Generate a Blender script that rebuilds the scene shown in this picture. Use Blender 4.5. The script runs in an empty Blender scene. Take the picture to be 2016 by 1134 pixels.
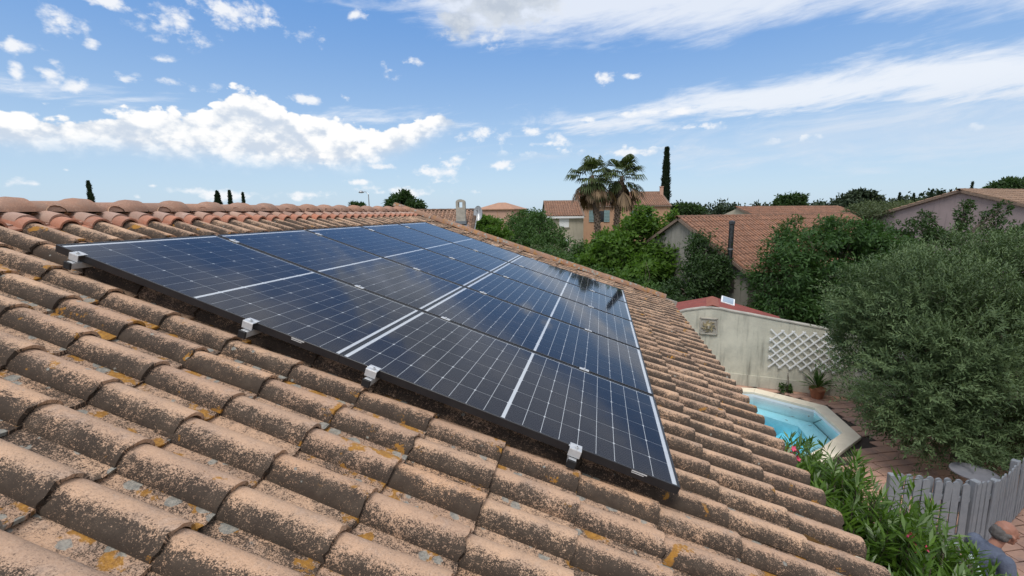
import bpy, bmesh, math, random
import numpy as np
from mathutils import Vector, Matrix, Euler
random.seed(7)
RNG = np.random.default_rng(11)
scene = bpy.context.scene
COL = scene.collection

# ------------------------------------------------------------------ camera
TH = math.radians(18.4)                       # roof pitch
CT, ST = math.cos(TH), math.sin(TH)
FPX = 928.75                                  # focal length in photo pixels (2016 wide)
CAM = np.array([2.8967, -2.0632, 0.1456])
RW = np.array([[0.983126, 0.182756, -0.010329],
               [0.018895, -0.157439, -0.987347],
               [-0.182070, 0.970471, -0.158240]])
u0 = RW[0] / np.linalg.norm(RW[0]); w0 = RW[2] - u0 * (u0 @ RW[2]); w0 /= np.linalg.norm(w0); v0 = np.cross(w0, u0)
RW = np.stack([u0, v0, w0])
cam_data = bpy.data.cameras.new('camera')
cam_data.sensor_width = 36.0
cam_data.lens = FPX / 2016 * 36.0
cam_data.clip_start = 0.05
cam_data.clip_end = 6000
cam = bpy.data.objects.new('camera', cam_data)
COL.objects.link(cam)
m = Matrix.Identity(4)
for i in range(3):
    m[i][0] = RW[0][i]; m[i][1] = -RW[1][i]; m[i][2] = -RW[2][i]; m[i][3] = CAM[i]
cam.matrix_world = m
scene.camera = cam

def ray(px, py):
    return np.array([(px - 1008) / FPX, (py - 567) / FPX, 1.0]) @ RW
def D(px, py, dep):
    return CAM + ray(px, py) * dep
def at_z(px, py, z):
    d = ray(px, py); return CAM + d * ((z - CAM[2]) / d[2])
def on_plane(px, py, P, n):
    d = ray(px, py); return CAM + d * (((P - CAM) @ n) / (d @ n))
def azel(px, py):
    d = ray(px, py); d = d / np.linalg.norm(d)
    return math.atan2(d[0], d[1]), math.asin(d[2])
def roofpt(u, v, h):
    return Vector((u * CT + h * ST, v, -u * ST + h * CT))

# ------------------------------------------------------------------ node helper
class NT:
    def __init__(s, tree):
        s.t = tree; tree.nodes.clear()
    def n(s, typ, **kw):
        nd = s.t.nodes.new(typ)
        for k, v in kw.items(): setattr(nd, k, v)
        return nd
    def put(s, sock, v):
        if v is None: return
        if isinstance(v, bpy.types.NodeSocket): s.t.links.new(v, sock)
        elif isinstance(v, (tuple, list)) and len(v) == 3 and sock.type == 'RGBA': sock.default_value = (*v, 1)
        else: sock.default_value = v
    def math(s, op, a, b=None, c=None, clamp=False):
        nd = s.n('ShaderNodeMath', operation=op, use_clamp=clamp)
        s.put(nd.inputs[0], a); s.put(nd.inputs[1], b); s.put(nd.inputs[2], c)
        return nd.outputs[0]
    def vmath(s, op, a, b=None, out=0):
        nd = s.n('ShaderNodeVectorMath', operation=op)
        s.put(nd.inputs[0], a); s.put(nd.inputs[1], b)
        return nd.outputs[out]
    def scale(s, a, f):
        nd = s.n('ShaderNodeVectorMath', operation='SCALE'); s.put(nd.inputs[0], a); s.put(nd.inputs[3], f)
        return nd.outputs[0]
    def mix(s, f, a, b, blend='MIX'):
        nd = s.n('ShaderNodeMix', data_type='RGBA', blend_type=blend)
        s.put(nd.inputs[0], f); s.put(nd.inputs[6], a); s.put(nd.inputs[7], b)
        return nd.outputs[2]
    def noise(s, vec, scale, detail=4, rough=0.55, dist=0.0):
        nd = s.n('ShaderNodeTexNoise'); s.put(nd.inputs['Vector'], vec)
        nd.inputs['Scale'].default_value = scale; nd.inputs['Detail'].default_value = detail
        nd.inputs['Roughness'].default_value = rough; nd.inputs['Distortion'].default_value = dist
        return nd.outputs[0]
    def ramp(s, f, stops, interp='LINEAR'):
        nd = s.n('ShaderNodeValToRGB'); nd.color_ramp.interpolation = interp
        s.put(nd.inputs[0], f); e = nd.color_ramp.elements
        while len(e) < len(stops): e.new(0.5)
        for k, (p, c) in enumerate(stops):
            e[k].position = p
            e[k].color = (c, c, c, 1) if not isinstance(c, (tuple, list)) else (*c, 1)
        return nd.outputs[0]
    def sstep(s, x, lo, hi):
        nd = s.n('ShaderNodeMapRange', interpolation_type='SMOOTHSTEP')
        s.put(nd.inputs[0], x); s.put(nd.inputs[1], lo); s.put(nd.inputs[2], hi)
        return nd.outputs[0]
    def comb(s, x, y, z):
        nd = s.n('ShaderNodeCombineXYZ'); s.put(nd.inputs[0], x); s.put(nd.inputs[1], y); s.put(nd.inputs[2], z)
        return nd.outputs[0]
    def sep(s, v):
        nd = s.n('ShaderNodeSeparateXYZ'); s.put(nd.inputs[0], v); return nd.outputs

# ------------------------------------------------------------------ world: sky with clouds
SUN_EL, SUN_AZ = math.radians(60), math.radians(188)
world = bpy.data.worlds.new('World'); scene.world = world; world.use_nodes = True
W = NT(world.node_tree)
sky = W.n('ShaderNodeTexSky', sky_type='NISHITA', sun_disc=False, sun_elevation=SUN_EL, sun_rotation=SUN_AZ,
          altitude=50, air_density=1.0, dust_density=0.6, ozone_density=2.0)
tc = W.n('ShaderNodeTexCoord')
dirv = W.vmath('NORMALIZE', tc.outputs['Generated'])
dx, dy, dz = W.sep(dirv)
az = W.math('ARCTAN2', dx, dy)
el = W.math('ARCSINE', dz)
# turbulence used to break every outline
nvec = W.comb(dx, dy, W.math('MULTIPLY', dz, 1.5))
nA = W.noise(nvec, 9.0, 5, 0.62)
nB = W.noise(W.vmath('ADD', nvec, (3.1, 1.7, 0.4)), 30.0, 4, 0.6)
nD = W.noise(W.vmath('ADD', nvec, (1.3, 4.1, 2.2)), 60.0, 3, 0.65)
nC = W.noise(W.vmath('ADD', nvec, (0.004, 0.0, 0.030)), 9.0, 4, 0.62)       # shifted sample, for self-shading
turb = W.math('ADD', W.math('MULTIPLY', W.math('SUBTRACT', nA, 0.5), 0.16), W.math('MULTIPLY', W.math('SUBTRACT', nB, 0.5), 0.07))
AZ0, AZ1 = -1.3, 1.1
azn = W.math('DIVIDE', W.math('SUBTRACT', az, AZ0), AZ1 - AZ0)
def profile(pts):
    """elevation as a function of azimuth, from points of the sky"""
    st = []
    for px, py in pts:
        a, e = azel(px, py); st.append(((a - AZ0) / (AZ1 - AZ0), e))
    st.sort()
    return W.ramp(azn, st[:32])
# 1. cumulus bank
def billow(sc, off):
    v = W.n('ShaderNodeTexVoronoi', feature='F1'); v.inputs['Scale'].default_value = sc
    W.put(v.inputs['Vector'], W.vmath('ADD', W.vmath('ADD', nvec, off), W.scale(W.comb(nB, nD, nA), 0.02)))
    return W.math('SUBTRACT', 0.45, v.outputs['Distance'])
b1 = billow(26.0, (0.3, 0.1, 0.7)); b2 = billow(60.0, (1.3, 2.1, 0.2))
bil = W.math('ADD', b1, W.math('MULTIPLY', b2, 0.5))
Tp = profile([(-400, 250), (0, 228), (60, 216), (120, 216), (190, 208), (230, 214), (290, 212), (340, 200), (380, 212), (410, 205), (430, 190),
              (465, 174), (495, 172), (525, 186), (550, 208), (585, 234), (640, 236), (690, 234), (720, 248), (770, 244), (830, 226), (855, 214), (885, 216), (905, 240), (925, 275), (980, 300)])
Bp = profile([(-400, 285), (0, 286), (150, 296), (300, 303), (430, 312), (560, 326), (700, 326), (790, 300), (860, 262), (905, 246), (925, 272), (980, 298)])
top = W.math('ADD', W.math('SUBTRACT', Tp, el), W.math('MULTIPLY', W.math('ADD', turb, W.math('MULTIPLY', bil, 0.075)), 0.34))
bot = W.math('ADD', W.math('SUBTRACT', el, Bp), W.math('MULTIPLY', turb, 0.22))
bank = W.math('MULTIPLY', W.sstep(top, 0.0, 0.008), W.math('ADD', W.math('MULTIPLY', W.sstep(bot, -0.010, 0.022), 0.62), W.math('MULTIPLY', W.sstep(bot, -0.028, 0.03), 0.36)))
hgt = W.math('DIVIDE', bot, W.math('MAXIMUM', W.math('SUBTRACT', Tp, Bp), 0.02))
# 2. puffs
puffs = [(700, 30, 26, 12), (330, 118, 30, 9), (180, 90, 16, 10), (760, 330, 40, 6), (180, 250, 60, 14), (960, 60, 60, 30), (1040, 40, 60, 24), (880, 25, 40, 30), (100, 42, 52, 30), (30, 88, 42, 15), (105, 143, 28, 17), (150, 170, 22, 28), (33, 150, 16, 26), (245, 155, 30, 15), (350, 45, 65, 34), (455, 22, 90, 30), (215, 4, 50, 16),
         (605, 68, 36, 24), (760, 140, 20, 18), (800, 122, 36, 9), (600, 194, 28, 11), (365, 168, 50, 13), (930, 268, 46, 17), (985, 270, 22, 20), (865, 338, 64, 22),
         (905, 318, 26, 18), (985, 327, 24, 9), (1045, 259, 18, 11), (1105, 274, 26, 11), (1075, 283, 45, 6), (1150, 237, 28, 6), (1182, 153, 27, 16), (1245, 152, 22, 8),
         (1270, 222, 50, 7), (1330, 220, 40, 9), (1365, 250, 62, 8), (440, 385, 60, 10), (600, 383, 44, 10), (370, 376, 36, 9), (268, 388, 24, 10), (132, 335, 10, 5), (175, 334, 14, 5),
         (300, 365, 10, 5), (50, 360, 46, 9), (800, 378, 70, 12), (920, 378, 50, 9), (700, 358, 30, 5), (560, 300, 160, 20), (1230, 300, 55, 8), (680, 192, 12, 10), (905, 50, 50, 44), (985, 18, 110, 34), (1060, 10, 80, 34)]
av = W.comb(az, el, 0.0)
acc = None
for px, py, rx, ry in puffs:
    a, e = azel(px, py); a1, _ = azel(px + rx, py); _, e1 = azel(px, py - ry)
    ra, re = max(abs(a1 - a), 0.004), max(abs(e1 - e), 0.004)
    v = W.n('ShaderNodeVectorMath', operation='MULTIPLY_ADD')
    W.put(v.inputs[0], av); v.inputs[1].default_value = (1 / ra, 1 / re, 0); v.inputs[2].default_value = (-a / ra, -e / re, 0)
    L = W.vmath('LENGTH', v.outputs[0], out=1)
    acc = L if acc is None else W.math('MINIMUM', acc, L)
pt_ = W.math('ADD', W.math('MULTIPLY', W.math('SUBTRACT', nA, 0.5), 3.4), W.math('ADD', W.math('MULTIPLY', W.math('SUBTRACT', nB, 0.5), 2.8), W.math('MULTIPLY', W.math('SUBTRACT', nD, 0.5), 1.4)))
pd = W.math('ADD', W.math('ADD', W.math('SUBTRACT', 1.0, acc), W.math('MULTIPLY', bil, 0.9)), pt_)
puff = W.math('MULTIPLY', W.sstep(pd, -0.12, 1.15), W.math('MULTIPLY', W.sstep(acc, 1.9, 1.2), 0.9))
# 3. cirrus veils to the right
svec = W.comb(W.math('MULTIPLY', az, 1.0), W.math('MULTIPLY', W.math('ADD', el, W.math('MULTIPLY', az, -0.09)), 5.0), 0.3)
sA = W.noise(svec, 4.5, 6, 0.64, 0.6)
sB = W.noise(W.vmath('ADD', svec, (7.0, 2.0, 1.0)), 13.0, 4, 0.62, 0.4)
st = W.math('ADD', W.math('MULTIPLY', W.math('SUBTRACT', sA, 0.5), 0.11), W.math('MULTIPLY', W.math('SUBTRACT', sB, 0.5), 0.05))
def veil(tops, bots, hi, lo, op):
    T = profile(tops); B = profile(bots)
    return W.math('MULTIPLY', W.math('MULTIPLY', W.sstep(W.math('ADD', W.math('SUBTRACT', T, el), st), -0.02, hi),
                                     W.sstep(W.math('ADD', W.math('SUBTRACT', el, B), st), -0.02, lo)), op)
v1 = veil([(1220, 232), (1300, 196), (1400, 180), (1500, 166), (1600, 150), (1700, 122), (1850, 106), (2016, 92), (2400, 50)],
          [(1220, 236), (1300, 222), (1400, 220), (1500, 216), (1650, 206), (1750, 190), (1900, 184), (2016, 184), (2400, 190)], 0.03, 0.012, 0.86)
v2 = veil([(820, -20), (950, -60), (1100, -160), (1400, -200), (2016, -220), (2400, -240)],
          [(820, 10), (900, 70), (1000, 84), (1150, 76), (1300, 78), (1420, 70), (1500, 48), (1650, 28), (1850, 22), (2016, 14), (2400, 0)], 0.03, 0.045, 0.8)
v3 = veil([(1280, 300), (1340, 262), (1450, 244), (1560, 230), (1650, 200), (1800, 180), (2016, 176), (2400, 170)],
          [(1280, 306), (1340, 322), (1450, 330), (1600, 332), (1800, 330), (2016, 322), (2400, 320)], 0.05, 0.04, 0.55)
v4 = W.math('MULTIPLY', W.sstep(W.math('SUBTRACT', 0.24, el), 0.0, 0.24), 0.07)
vs = W.math('MAXIMUM', W.math('MAXIMUM', v1, v2), W.math('MULTIPLY', v3, W.math('ADD', 0.55, W.math('MULTIPLY', W.sstep(sA, 0.35, 0.65), 0.6))))
# 4. scattered cloud everywhere the photograph does not reach (above and around)
pv = W.comb(W.math('DIVIDE', dx, W.math('MAXIMUM', W.math('ADD', dz, 0.12), 0.05)), W.math('DIVIDE', dy, W.math('MAXIMUM', W.math('ADD', dz, 0.12), 0.05)), 0.0)
gN = W.noise(pv, 1.1, 5, 0.58)
outer = W.math('MAXIMUM', W.sstep(el, 0.40, 0.56), W.math('MAXIMUM', W.sstep(az, 0.75, 1.0), W.sstep(W.math('MULTIPLY', az, -1.0), 1.15, 1.4)))
gen = W.math('MULTIPLY', W.math('MULTIPLY', W.sstep(gN, 0.36, 0.56), outer), W.sstep(el, 0.0, 0.05))
# cloud light
lit = W.sstep(W.math('ADD', W.math('MULTIPLY', W.math('SUBTRACT', nA, nC), 3.2), W.math('ADD', W.math('MULTIPLY', hgt, 0.75), W.math('ADD', W.math('MULTIPLY', bil, 0.85), W.math('ADD', W.math('MULTIPLY', W.math('SUBTRACT', nB, 0.5), 1.3), W.math('MULTIPLY', W.math('SUBTRACT', nD, 0.5), 0.35))))), -0.34, 0.55)
bankcol = W.mix(lit, (5.7, 6.4, 7.4), (9.5, 9.4, 9.25))
greyc = W.math('MULTIPLY', W.sstep(el, 0.30, 0.38), W.math('MULTIPLY', W.sstep(az, -0.38, -0.33), W.sstep(W.math('MULTIPLY', az, -1.0), 0.02, 0.14)))
puffcol = W.mix(greyc, (8.7, 8.8, 9.0), (5.4, 6.0, 6.9))
hz = W.sstep(el, 0.0, 0.42)
skyc = W.mix(hz, (4.2, 5.9, 7.8), (1.25, 3.15, 7.0))
skyc = W.mix(0.25, skyc, W.scale(sky.outputs[0], 1.3))
c = W.mix(v4, skyc, (8.0, 8.6, 9.4))
c = W.mix(vs, c, W.mix(W.sstep(el, 0.12, 0.2), (6.8, 7.3, 8.1), (8.2, 8.5, 9.0)))
c = W.mix(puff, c, puffcol)
c = W.mix(W.math('MULTIPLY', bank, 0.97), c, bankcol)
# the one grey cloud high up in front
gacc = None
for px, py, rx, ry in [(905, 45, 56, 52), (980, 10, 70, 46), (1060, -25, 90, 50), (880, -30, 90, 60), (1000, -70, 150, 60)]:
    a, e = azel(px, py); a1, _ = azel(px + rx, py); _, e1 = azel(px, py - ry)
    v = W.n('ShaderNodeVectorMath', operation='MULTIPLY_ADD'); ra, re = abs(a1 - a), abs(e1 - e)
    W.put(v.inputs[0], av); v.inputs[1].default_value = (1 / ra, 1 / re, 0); v.inputs[2].default_value = (-a / ra, -e / re, 0)
    L = W.vmath('LENGTH', v.outputs[0], out=1); gacc = L if gacc is None else W.math('MINIMUM', gacc, L)
gd = W.math('ADD', W.math('SUBTRACT', 1.0, gacc), W.math('ADD', W.math('MULTIPLY', W.math('SUBTRACT', nA, 0.5), 1.6), W.math('MULTIPLY', W.math('SUBTRACT', nB, 0.5), 1.5)))
c = W.mix(W.math('MULTIPLY', W.sstep(gd, -0.05, 0.55), 0.85), c, W.mix(W.sstep(nB, 0.4, 0.65), (4.5, 5.1, 6.0), (5.9, 6.4, 7.1)))
c = W.mix(W.math('MULTIPLY', gen, 0.92), c, W.mix(W.sstep(gN, 0.5, 0.72), (9.8, 9.8, 9.9), (7.8, 8.0, 8.4)))
bg = W.n('ShaderNodeBackground'); W.put(bg.inputs[0], c); bg.inputs[1].default_value = 0.085
wo = W.n('ShaderNodeOutputWorld'); W.t.links.new(bg.outputs[0], wo.inputs[0])
world.cycles.sampling_method = 'MANUAL'; world.cycles.sample_map_resolution = 256

sd = bpy.data.lights.new('sun', 'SUN'); sd.energy = 1.9; sd.angle = math.radians(26); sd.color = (1.0, 0.968, 0.92)
sun = bpy.data.objects.new('sun', sd); COL.objects.link(sun)
sv = Vector((math.sin(SUN_AZ) * math.cos(SUN_EL), math.cos(SUN_AZ) * math.cos(SUN_EL), math.sin(SUN_EL)))
sun.rotation_euler = (-sv).to_track_quat('-Z', 'Y').to_euler()
sun.location = (20, -10, 30)
vs_ = scene.view_settings
vs_.view_transform = 'Standard'; vs_.look = 'None'; vs_.exposure = 0.38; vs_.gamma = 1.0; vs_.use_curve_mapping = False
scene.cycles.max_bounces = 6; scene.cycles.diffuse_bounces = 3; scene.cycles.transparent_max_bounces = 12
scene.cycles.caustics_reflective = False; scene.cycles.caustics_refractive = False

# ------------------------------------------------------------------ mesh helpers
def tag(o, label=None, cat=None, group=None, kind=None):
    if label: o['label'] = label
    if cat: o['category'] = cat
    if group: o['group'] = group
    if kind: o['kind'] = kind
    return o
def empty(name, loc=(0, 0, 0), rot=(0, 0, 0), label=None, cat=None, group=None, parent=None):
    o = bpy.data.objects.new(name, None); COL.objects.link(o)
    o.location = Vector(loc); o.rotation_euler = rot; o.empty_display_size = 0.1
    if parent: o.parent = parent
    return tag(o, label, cat, group)
def mesh_np(name, V, F4=None, F3=None, smooth=False, attrs=None):
    me = bpy.data.meshes.new(name)
    V = np.asarray(V, dtype=np.float32)
    n4 = 0 if F4 is None else len(F4); n3 = 0 if F3 is None else len(F3)
    me.vertices.add(len(V)); me.vertices.foreach_set('co', V.ravel())
    idx = []
    if n4: idx.append(np.asarray(F4, dtype=np.int32).ravel())
    if n3: idx.append(np.asarray(F3, dtype=np.int32).ravel())
    idx = np.concatenate(idx)
    me.loops.add(len(idx)); me.loops.foreach_set('vertex_index', idx)
    me.polygons.add(n4 + n3)
    tot = np.concatenate([np.full(n4, 4, np.int32), np.full(n3, 3, np.int32)])
    st_ = np.concatenate([[0], np.cumsum(tot)[:-1]]).astype(np.int32)
    me.polygons.foreach_set('loop_start', st_)
    try: me.polygons.foreach_set('loop_total', tot)
    except Exception: pass
    if smooth: me.polygons.foreach_set('use_smooth', np.ones(n4 + n3, dtype=bool))
    if attrs:
        for k, (typ, dat) in attrs.items():
            a = me.attributes.new(k, typ, 'POINT')
            a.data.foreach_set('vector' if typ == 'FLOAT_VECTOR' else 'value', np.asarray(dat, dtype=np.float32).ravel())
    me.update(calc_edges=True); me.validate()
    return me
def link(name, me, mat=None, parent=None, loc=None, rot=None):
    if mat is not None and not me.materials: me.materials.append(mat)
    o = bpy.data.objects.new(name, me); COL.objects.link(o)
    if parent is not None: o.parent = parent
    if loc is not None: o.location = Vector(loc)
    if rot is not None: o.rotation_euler = rot
    return o
class MB:
    """collects shapes, builds ONE mesh object"""
    def __init__(s, org=(0, 0, 0)):
        s.v = []; s.f = []; s.o = Vector(org)
    def add(s, vs, fs):
        k = len(s.v); s.v += [Vector(p) - s.o for p in vs]; s.f += [tuple(i + k for i in q) for q in fs]; return s
    def box(s, c, size, R=None):
        a, b, d = size[0] / 2, size[1] / 2, size[2] / 2
        P = [Vector((x, y, z)) for x in (-a, a) for y in (-b, b) for z in (-d, d)]
        if R is not None: P = [R @ p for p in P]
        c = Vector(c)
        return s.add([p + c for p in P], [(0, 1, 3, 2), (4, 6, 7, 5), (0, 4, 5, 1), (2, 3, 7, 6), (0, 2, 6, 4), (1, 5, 7, 3)])
    def beam(s, A, B, w, t, up=(0, 0, 1)):
        A, B = Vector(A), Vector(B); d = (B - A); L = d.length; d.normalize()
        n = Vector(up); n = (n - d * n.dot(d)).normalized(); q = n.cross(d)
        R = Matrix((d, q, n)).transposed()
        return s.box((A + B) / 2, (L, w, t), R)
    def tube(s, pts, rad, n=8, cap=True):
        pts = [Vector(p) for p in pts]; R0 = []
        for i, p in enumerate(pts):
            d = (pts[min(i + 1, len(pts) - 1)] - pts[max(i - 1, 0)]).normalized()
            ref = Vector((1, 0, 0)) if abs(d.x) < 0.8 else Vector((0, 1, 0))
            a = d.cross(ref).normalized(); b = d.cross(a)
            r = rad[i] if isinstance(rad, (list, tuple)) else rad
            R0 += [p + (a * math.cos(2 * math.pi * k / n) + b * math.sin(2 * math.pi * k / n)) * r for k in range(n)]
        fs = [(i * n + k, i * n + (k + 1) % n, (i + 1) * n + (k + 1) % n, (i + 1) * n + k) for i in range(len(pts) - 1) for k in range(n)]
        if cap: fs += [tuple(range(n))[::-1], tuple((len(pts) - 1) * n + k for k in range(n))]
        return s.add(R0, fs)
    def lathe(s, prof, c=(0, 0, 0), n=20):
        c = Vector(c); P = []
        for r, z in prof: P += [c + Vector((r * math.cos(2 * math.pi * k / n), r * math.sin(2 * math.pi * k / n), z)) for k in range(n)]
        fs = [(i * n + k, i * n + (k + 1) % n, (i + 1) * n + (k + 1) % n, (i + 1) * n + k) for i in range(len(prof) - 1) for k in range(n)]
        return s.add(P, fs)
    def prism(s, poly, d):
        """polygon (list of 3D points) extruded by vector d"""
        n = len(poly); d = Vector(d); P = [Vector(p) for p in poly] + [Vector(p) + d for p in poly]
        return s.add(P, [tuple(range(n))[::-1], tuple(range(n, 2 * n))] + [(i, (i + 1) % n, n + (i + 1) % n, n + i) for i in range(n)])
    def mesh(s, name, smooth=False, bevel=0):
        me = bpy.data.meshes.new(name); me.from_pydata([tuple(v) for v in s.v], [], s.f)
        bm = bmesh.new(); bm.from_mesh(me); bmesh.ops.recalc_face_normals(bm, faces=bm.faces)
        if bevel: bmesh.ops.bevel(bm, geom=list(bm.edges), offset=bevel, segments=1, affect='EDGES', clamp_overlap=True)
        bm.to_mesh(me); bm.free()
        if smooth: me.polygons.foreach_set('use_smooth', np.ones(len(me.polygons), dtype=bool))
        return me
    def build(s, name, mat, parent=None, smooth=False, bevel=0, loc=None, rot=None):
        return link(name, s.mesh(name, smooth, bevel), mat, parent, loc, rot)

# ------------------------------------------------------------------ materials
def new_mat(name):
    mt = bpy.data.materials.new(name); mt.use_nodes = True
    return mt, NT(mt.node_tree)
def finish(N, col, rough=0.8, bump=None, bstr=0.3, bdist=0.01, metal=0.0, spec=0.5, coat=0.0, emit=None):
    b = N.n('ShaderNodeBsdfPrincipled'); N.put(b.inputs['Base Color'], col); N.put(b.inputs['Roughness'], rough)
    b.inputs['Metallic'].default_value = metal; b.inputs['Specular IOR Level'].default_value = spec; b.inputs['Coat Weight'].default_value = coat
    if bump is not None:
        bp = N.n('ShaderNodeBump'); bp.inputs['Strength'].default_value = bstr; bp.inputs['Distance'].default_value = bdist
        N.put(bp.inputs['Height'], bump); N.t.links.new(bp.outputs[0], b.inputs['Normal'])
    o = N.n('ShaderNodeOutputMaterial'); N.t.links.new(b.outputs[0], o.inputs[0])
    return b
def simple(name, c, c2=None, scale=6, rough=0.8, bstr=0.2, bdist=0.005, metal=0, spec=0.4, detail=5):
    mt, N = new_mat(name); t = N.n('ShaderNodeTexCoord').outputs['Object']
    nz = N.noise(t, scale, detail, 0.6); n2 = N.noise(t, scale * 7, 4, 0.6)
    if c2 is None: c2 = tuple(x * 0.75 for x in c)
    col = N.mix(N.sstep(nz, 0.3, 0.7), c, c2); col = N.mix(N.math('MULTIPLY', N.sstep(n2, 0.5, 0.8), 0.25), col, tuple(x * 0.6 for x in c))
    finish(N, col, rough, n2, bstr, bdist, metal, spec)
    return mt
def tile_mat(name, c1, c2, dark=1.0, orange=1.0, darkcol=(0.016, 0.0125, 0.010)):
    """weathered clay tile: local tile coordinates come from the mesh (lc), a random number from each tile"""
    mt, N = new_mat(name)
    lc = N.n('ShaderNodeAttribute', attribute_name='lc').outputs['Vector']
    rn = N.n('ShaderNodeAttribute', attribute_name='rnd').outputs['Fac']
    oi = N.n('ShaderNodeObjectInfo').outputs['Random']
    r = N.math('FRACT', N.math('ADD', rn, oi))
    off = N.comb(N.math('MULTIPLY', r, 41.3), N.math('MULTIPLY', r, 17.9), N.math('MULTIPLY', r, 63.1))
    p = N.vmath('ADD', lc, off)
    x, y, z = N.sep(lc)
    n1 = N.noise(p, 7.0, 5, 0.6); n2 = N.noise(p, 62.0, 7, 0.78); n3 = N.noise(p, 230.0, 4, 0.75); n4 = N.noise(N.vmath('ADD', p, (5, 3, 1)), 13.0, 5, 0.65, 0.5)
    r2 = N.math('FRACT', N.math('MULTIPLY', r, 7.31)); r3 = N.math('FRACT', N.math('MULTIPLY', r, 23.7))
    base = N.mix(N.sstep(n1, 0.3, 0.7), c1, c2)
    base = N.mix(N.math('MULTIPLY', r2, 0.6), base, (c2[0] * 0.80, c2[1] * 0.74, c2[2] * 0.74))
    base = N.mix(N.math('MULTIPLY', N.sstep(r3, 0.75, 1.0), 0.5), base, (c1[0] * 1.08, c1[1] * 0.95, c1[2] * 0.82))
    base = N.mix(N.math('MULTIPLY', N.sstep(n3, 0.45, 0.75), 0.28), base, (0.16, 0.115, 0.085))
    # greyish bloom
    base = N.mix(N.math('MULTIPLY', N.sstep(n4, 0.5, 0.75), 0.4), base, (0.40, 0.31, 0.255))
    bias = N.ramp(N.math('DIVIDE', y, 0.25), [(0.0, 1.05), (0.06, 0.98), (0.13, 0.78), (0.20, 0.46), (0.27, 0.16), (0.36, 0.02), (0.50, 0.10), (0.57, 0.46), (0.85, 0.56), (1.0, 0.8)])
    ex = N.math('MULTIPLY', N.sstep(x, -0.03, 0.0), 0.18)
    dv = N.math('ADD', N.math('ADD', bias, ex), N.math('ADD', N.math('MULTIPLY', N.math('SUBTRACT', n1, 0.5), 1.3), N.math('ADD', N.math('MULTIPLY', N.math('SUBTRACT', n2, 0.5), 2.3), N.math('MULTIPLY', N.math('SUBTRACT', n3, 0.5), 3.0))))
    dv = N.math('ADD', dv, N.math('MULTIPLY', N.math('SUBTRACT', r3, 0.5), 0.3))
    dm = N.math('MULTIPLY', N.sstep(dv, 0.50, 0.80), 0.95 * dark)
    dcol = N.mix(N.sstep(n4, 0.4, 0.7), darkcol, (0.048, 0.036, 0.026))
    # fine speckle over everything, stronger where the tile is damp
    n6 = N.noise(N.vmath('ADD', p, (2, 8, 6)), 120.0, 5, 0.7)
    spk = N.math('MULTIPLY', N.sstep(N.math('ADD', n6, N.math('MULTIPLY', N.math('SUBTRACT', n4, 0.5), 0.35)), 0.50, 0.66), N.math('ADD', 0.20 * dark, N.math('MULTIPLY', bias, 0.45 * dark)))
    base = N.mix(spk, base, (0.11, 0.083, 0.064))
    base = N.mix(N.math('MULTIPLY', N.sstep(N.math('SUBTRACT', 1.0, n6), 0.52, 0.68), 0.30), base, (0.62, 0.46, 0.34))
    col = N.mix(dm, base, dcol)
    # soft general soot below the dense growth
    col = N.mix(N.math('MULTIPLY', N.sstep(dv, 0.1, 0.6), 0.22 * dark), col, (0.10, 0.08, 0.065))
    if orange > 0:
        panm = N.sstep(y, 0.115, 0.150)
        n5 = N.noise(N.vmath('ADD', p, (9, 2, 4)), 9.0, 4, 0.55, 0.3)
        om = N.math('ADD', N.math('ADD', n5, N.math('MULTIPLY', panm, 0.085)), N.math('ADD', N.math('MULTIPLY', N.math('SUBTRACT', n2, 0.5), 0.30), N.math('MULTIPLY', N.sstep(x, -0.12, 0.0), 0.05)))
        om = N.math('ADD', om, N.math('MULTIPLY', N.math('SUBTRACT', r2, 0.5), 0.13))
        om = N.sstep(om, 0.682, 0.725)
        col = N.mix(N.math('MULTIPLY', om, 0.9 * orange), col, N.mix(N.sstep(n2, 0.35, 0.65), (0.42, 0.205, 0.028), (0.28, 0.135, 0.035)))
        vo = N.n('ShaderNodeTexVoronoi'); vo.inputs['Scale'].default_value = 21.0; N.put(vo.inputs['Vector'], N.vmath('ADD', p, N.scale(N.comb(n2, n4, n1), 0.035)))
        rc = N.sep(vo.outputs['Color'])[0]
        size = N.math('MULTIPLY', N.sstep(N.math('ADD', rc, N.math('MULTIPLY', panm, 0.2)), 0.86, 1.15), 0.62)
        gm = N.math('SUBTRACT', 1.0, N.sstep(N.math('SUBTRACT', vo.outputs['Distance'], size), -0.06, 0.0))
        gm = N.math('MULTIPLY', gm, N.sstep(size, 0.02, 0.06))
        col = N.mix(N.math('MULTIPLY', gm, 0.85), col, N.mix(N.sstep(n2, 0.4, 0.6), (0.31, 0.305, 0.265), (0.21, 0.21, 0.19)))
    bh = N.math('ADD', N.math('MULTIPLY', n2, 0.7), N.math('ADD', N.math('MULTIPLY', n3, 0.35), N.math('MULTIPLY', dm, 0.25)))
    finish(N, col, 0.92, bh, 0.55, 0.006, spec=0.2)
    return mt
MT = {}
MT['tile'] = tile_mat('old_clay_tile', (0.60, 0.385, 0.245), (0.47, 0.315, 0.215))
MT['tile_red'] = tile_mat('newer_red_tile', (0.50, 0.205, 0.125), (0.42, 0.215, 0.15), dark=0.12, orange=0)
MT['tile_grey'] = tile_mat('dusty_pink_tile', (0.48, 0.34, 0.28), (0.42, 0.27, 0.21), dark=0.15, orange=0)
MT['tile_far'] = tile_mat('far_clay_tile', (0.36, 0.190, 0.120), (0.27, 0.155, 0.105), dark=0.5, orange=0)
MT['tile_long'] = tile_mat('orange_clay_tile', (0.40, 0.185, 0.110), (0.29, 0.150, 0.098), dark=0.55, orange=0)
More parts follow.
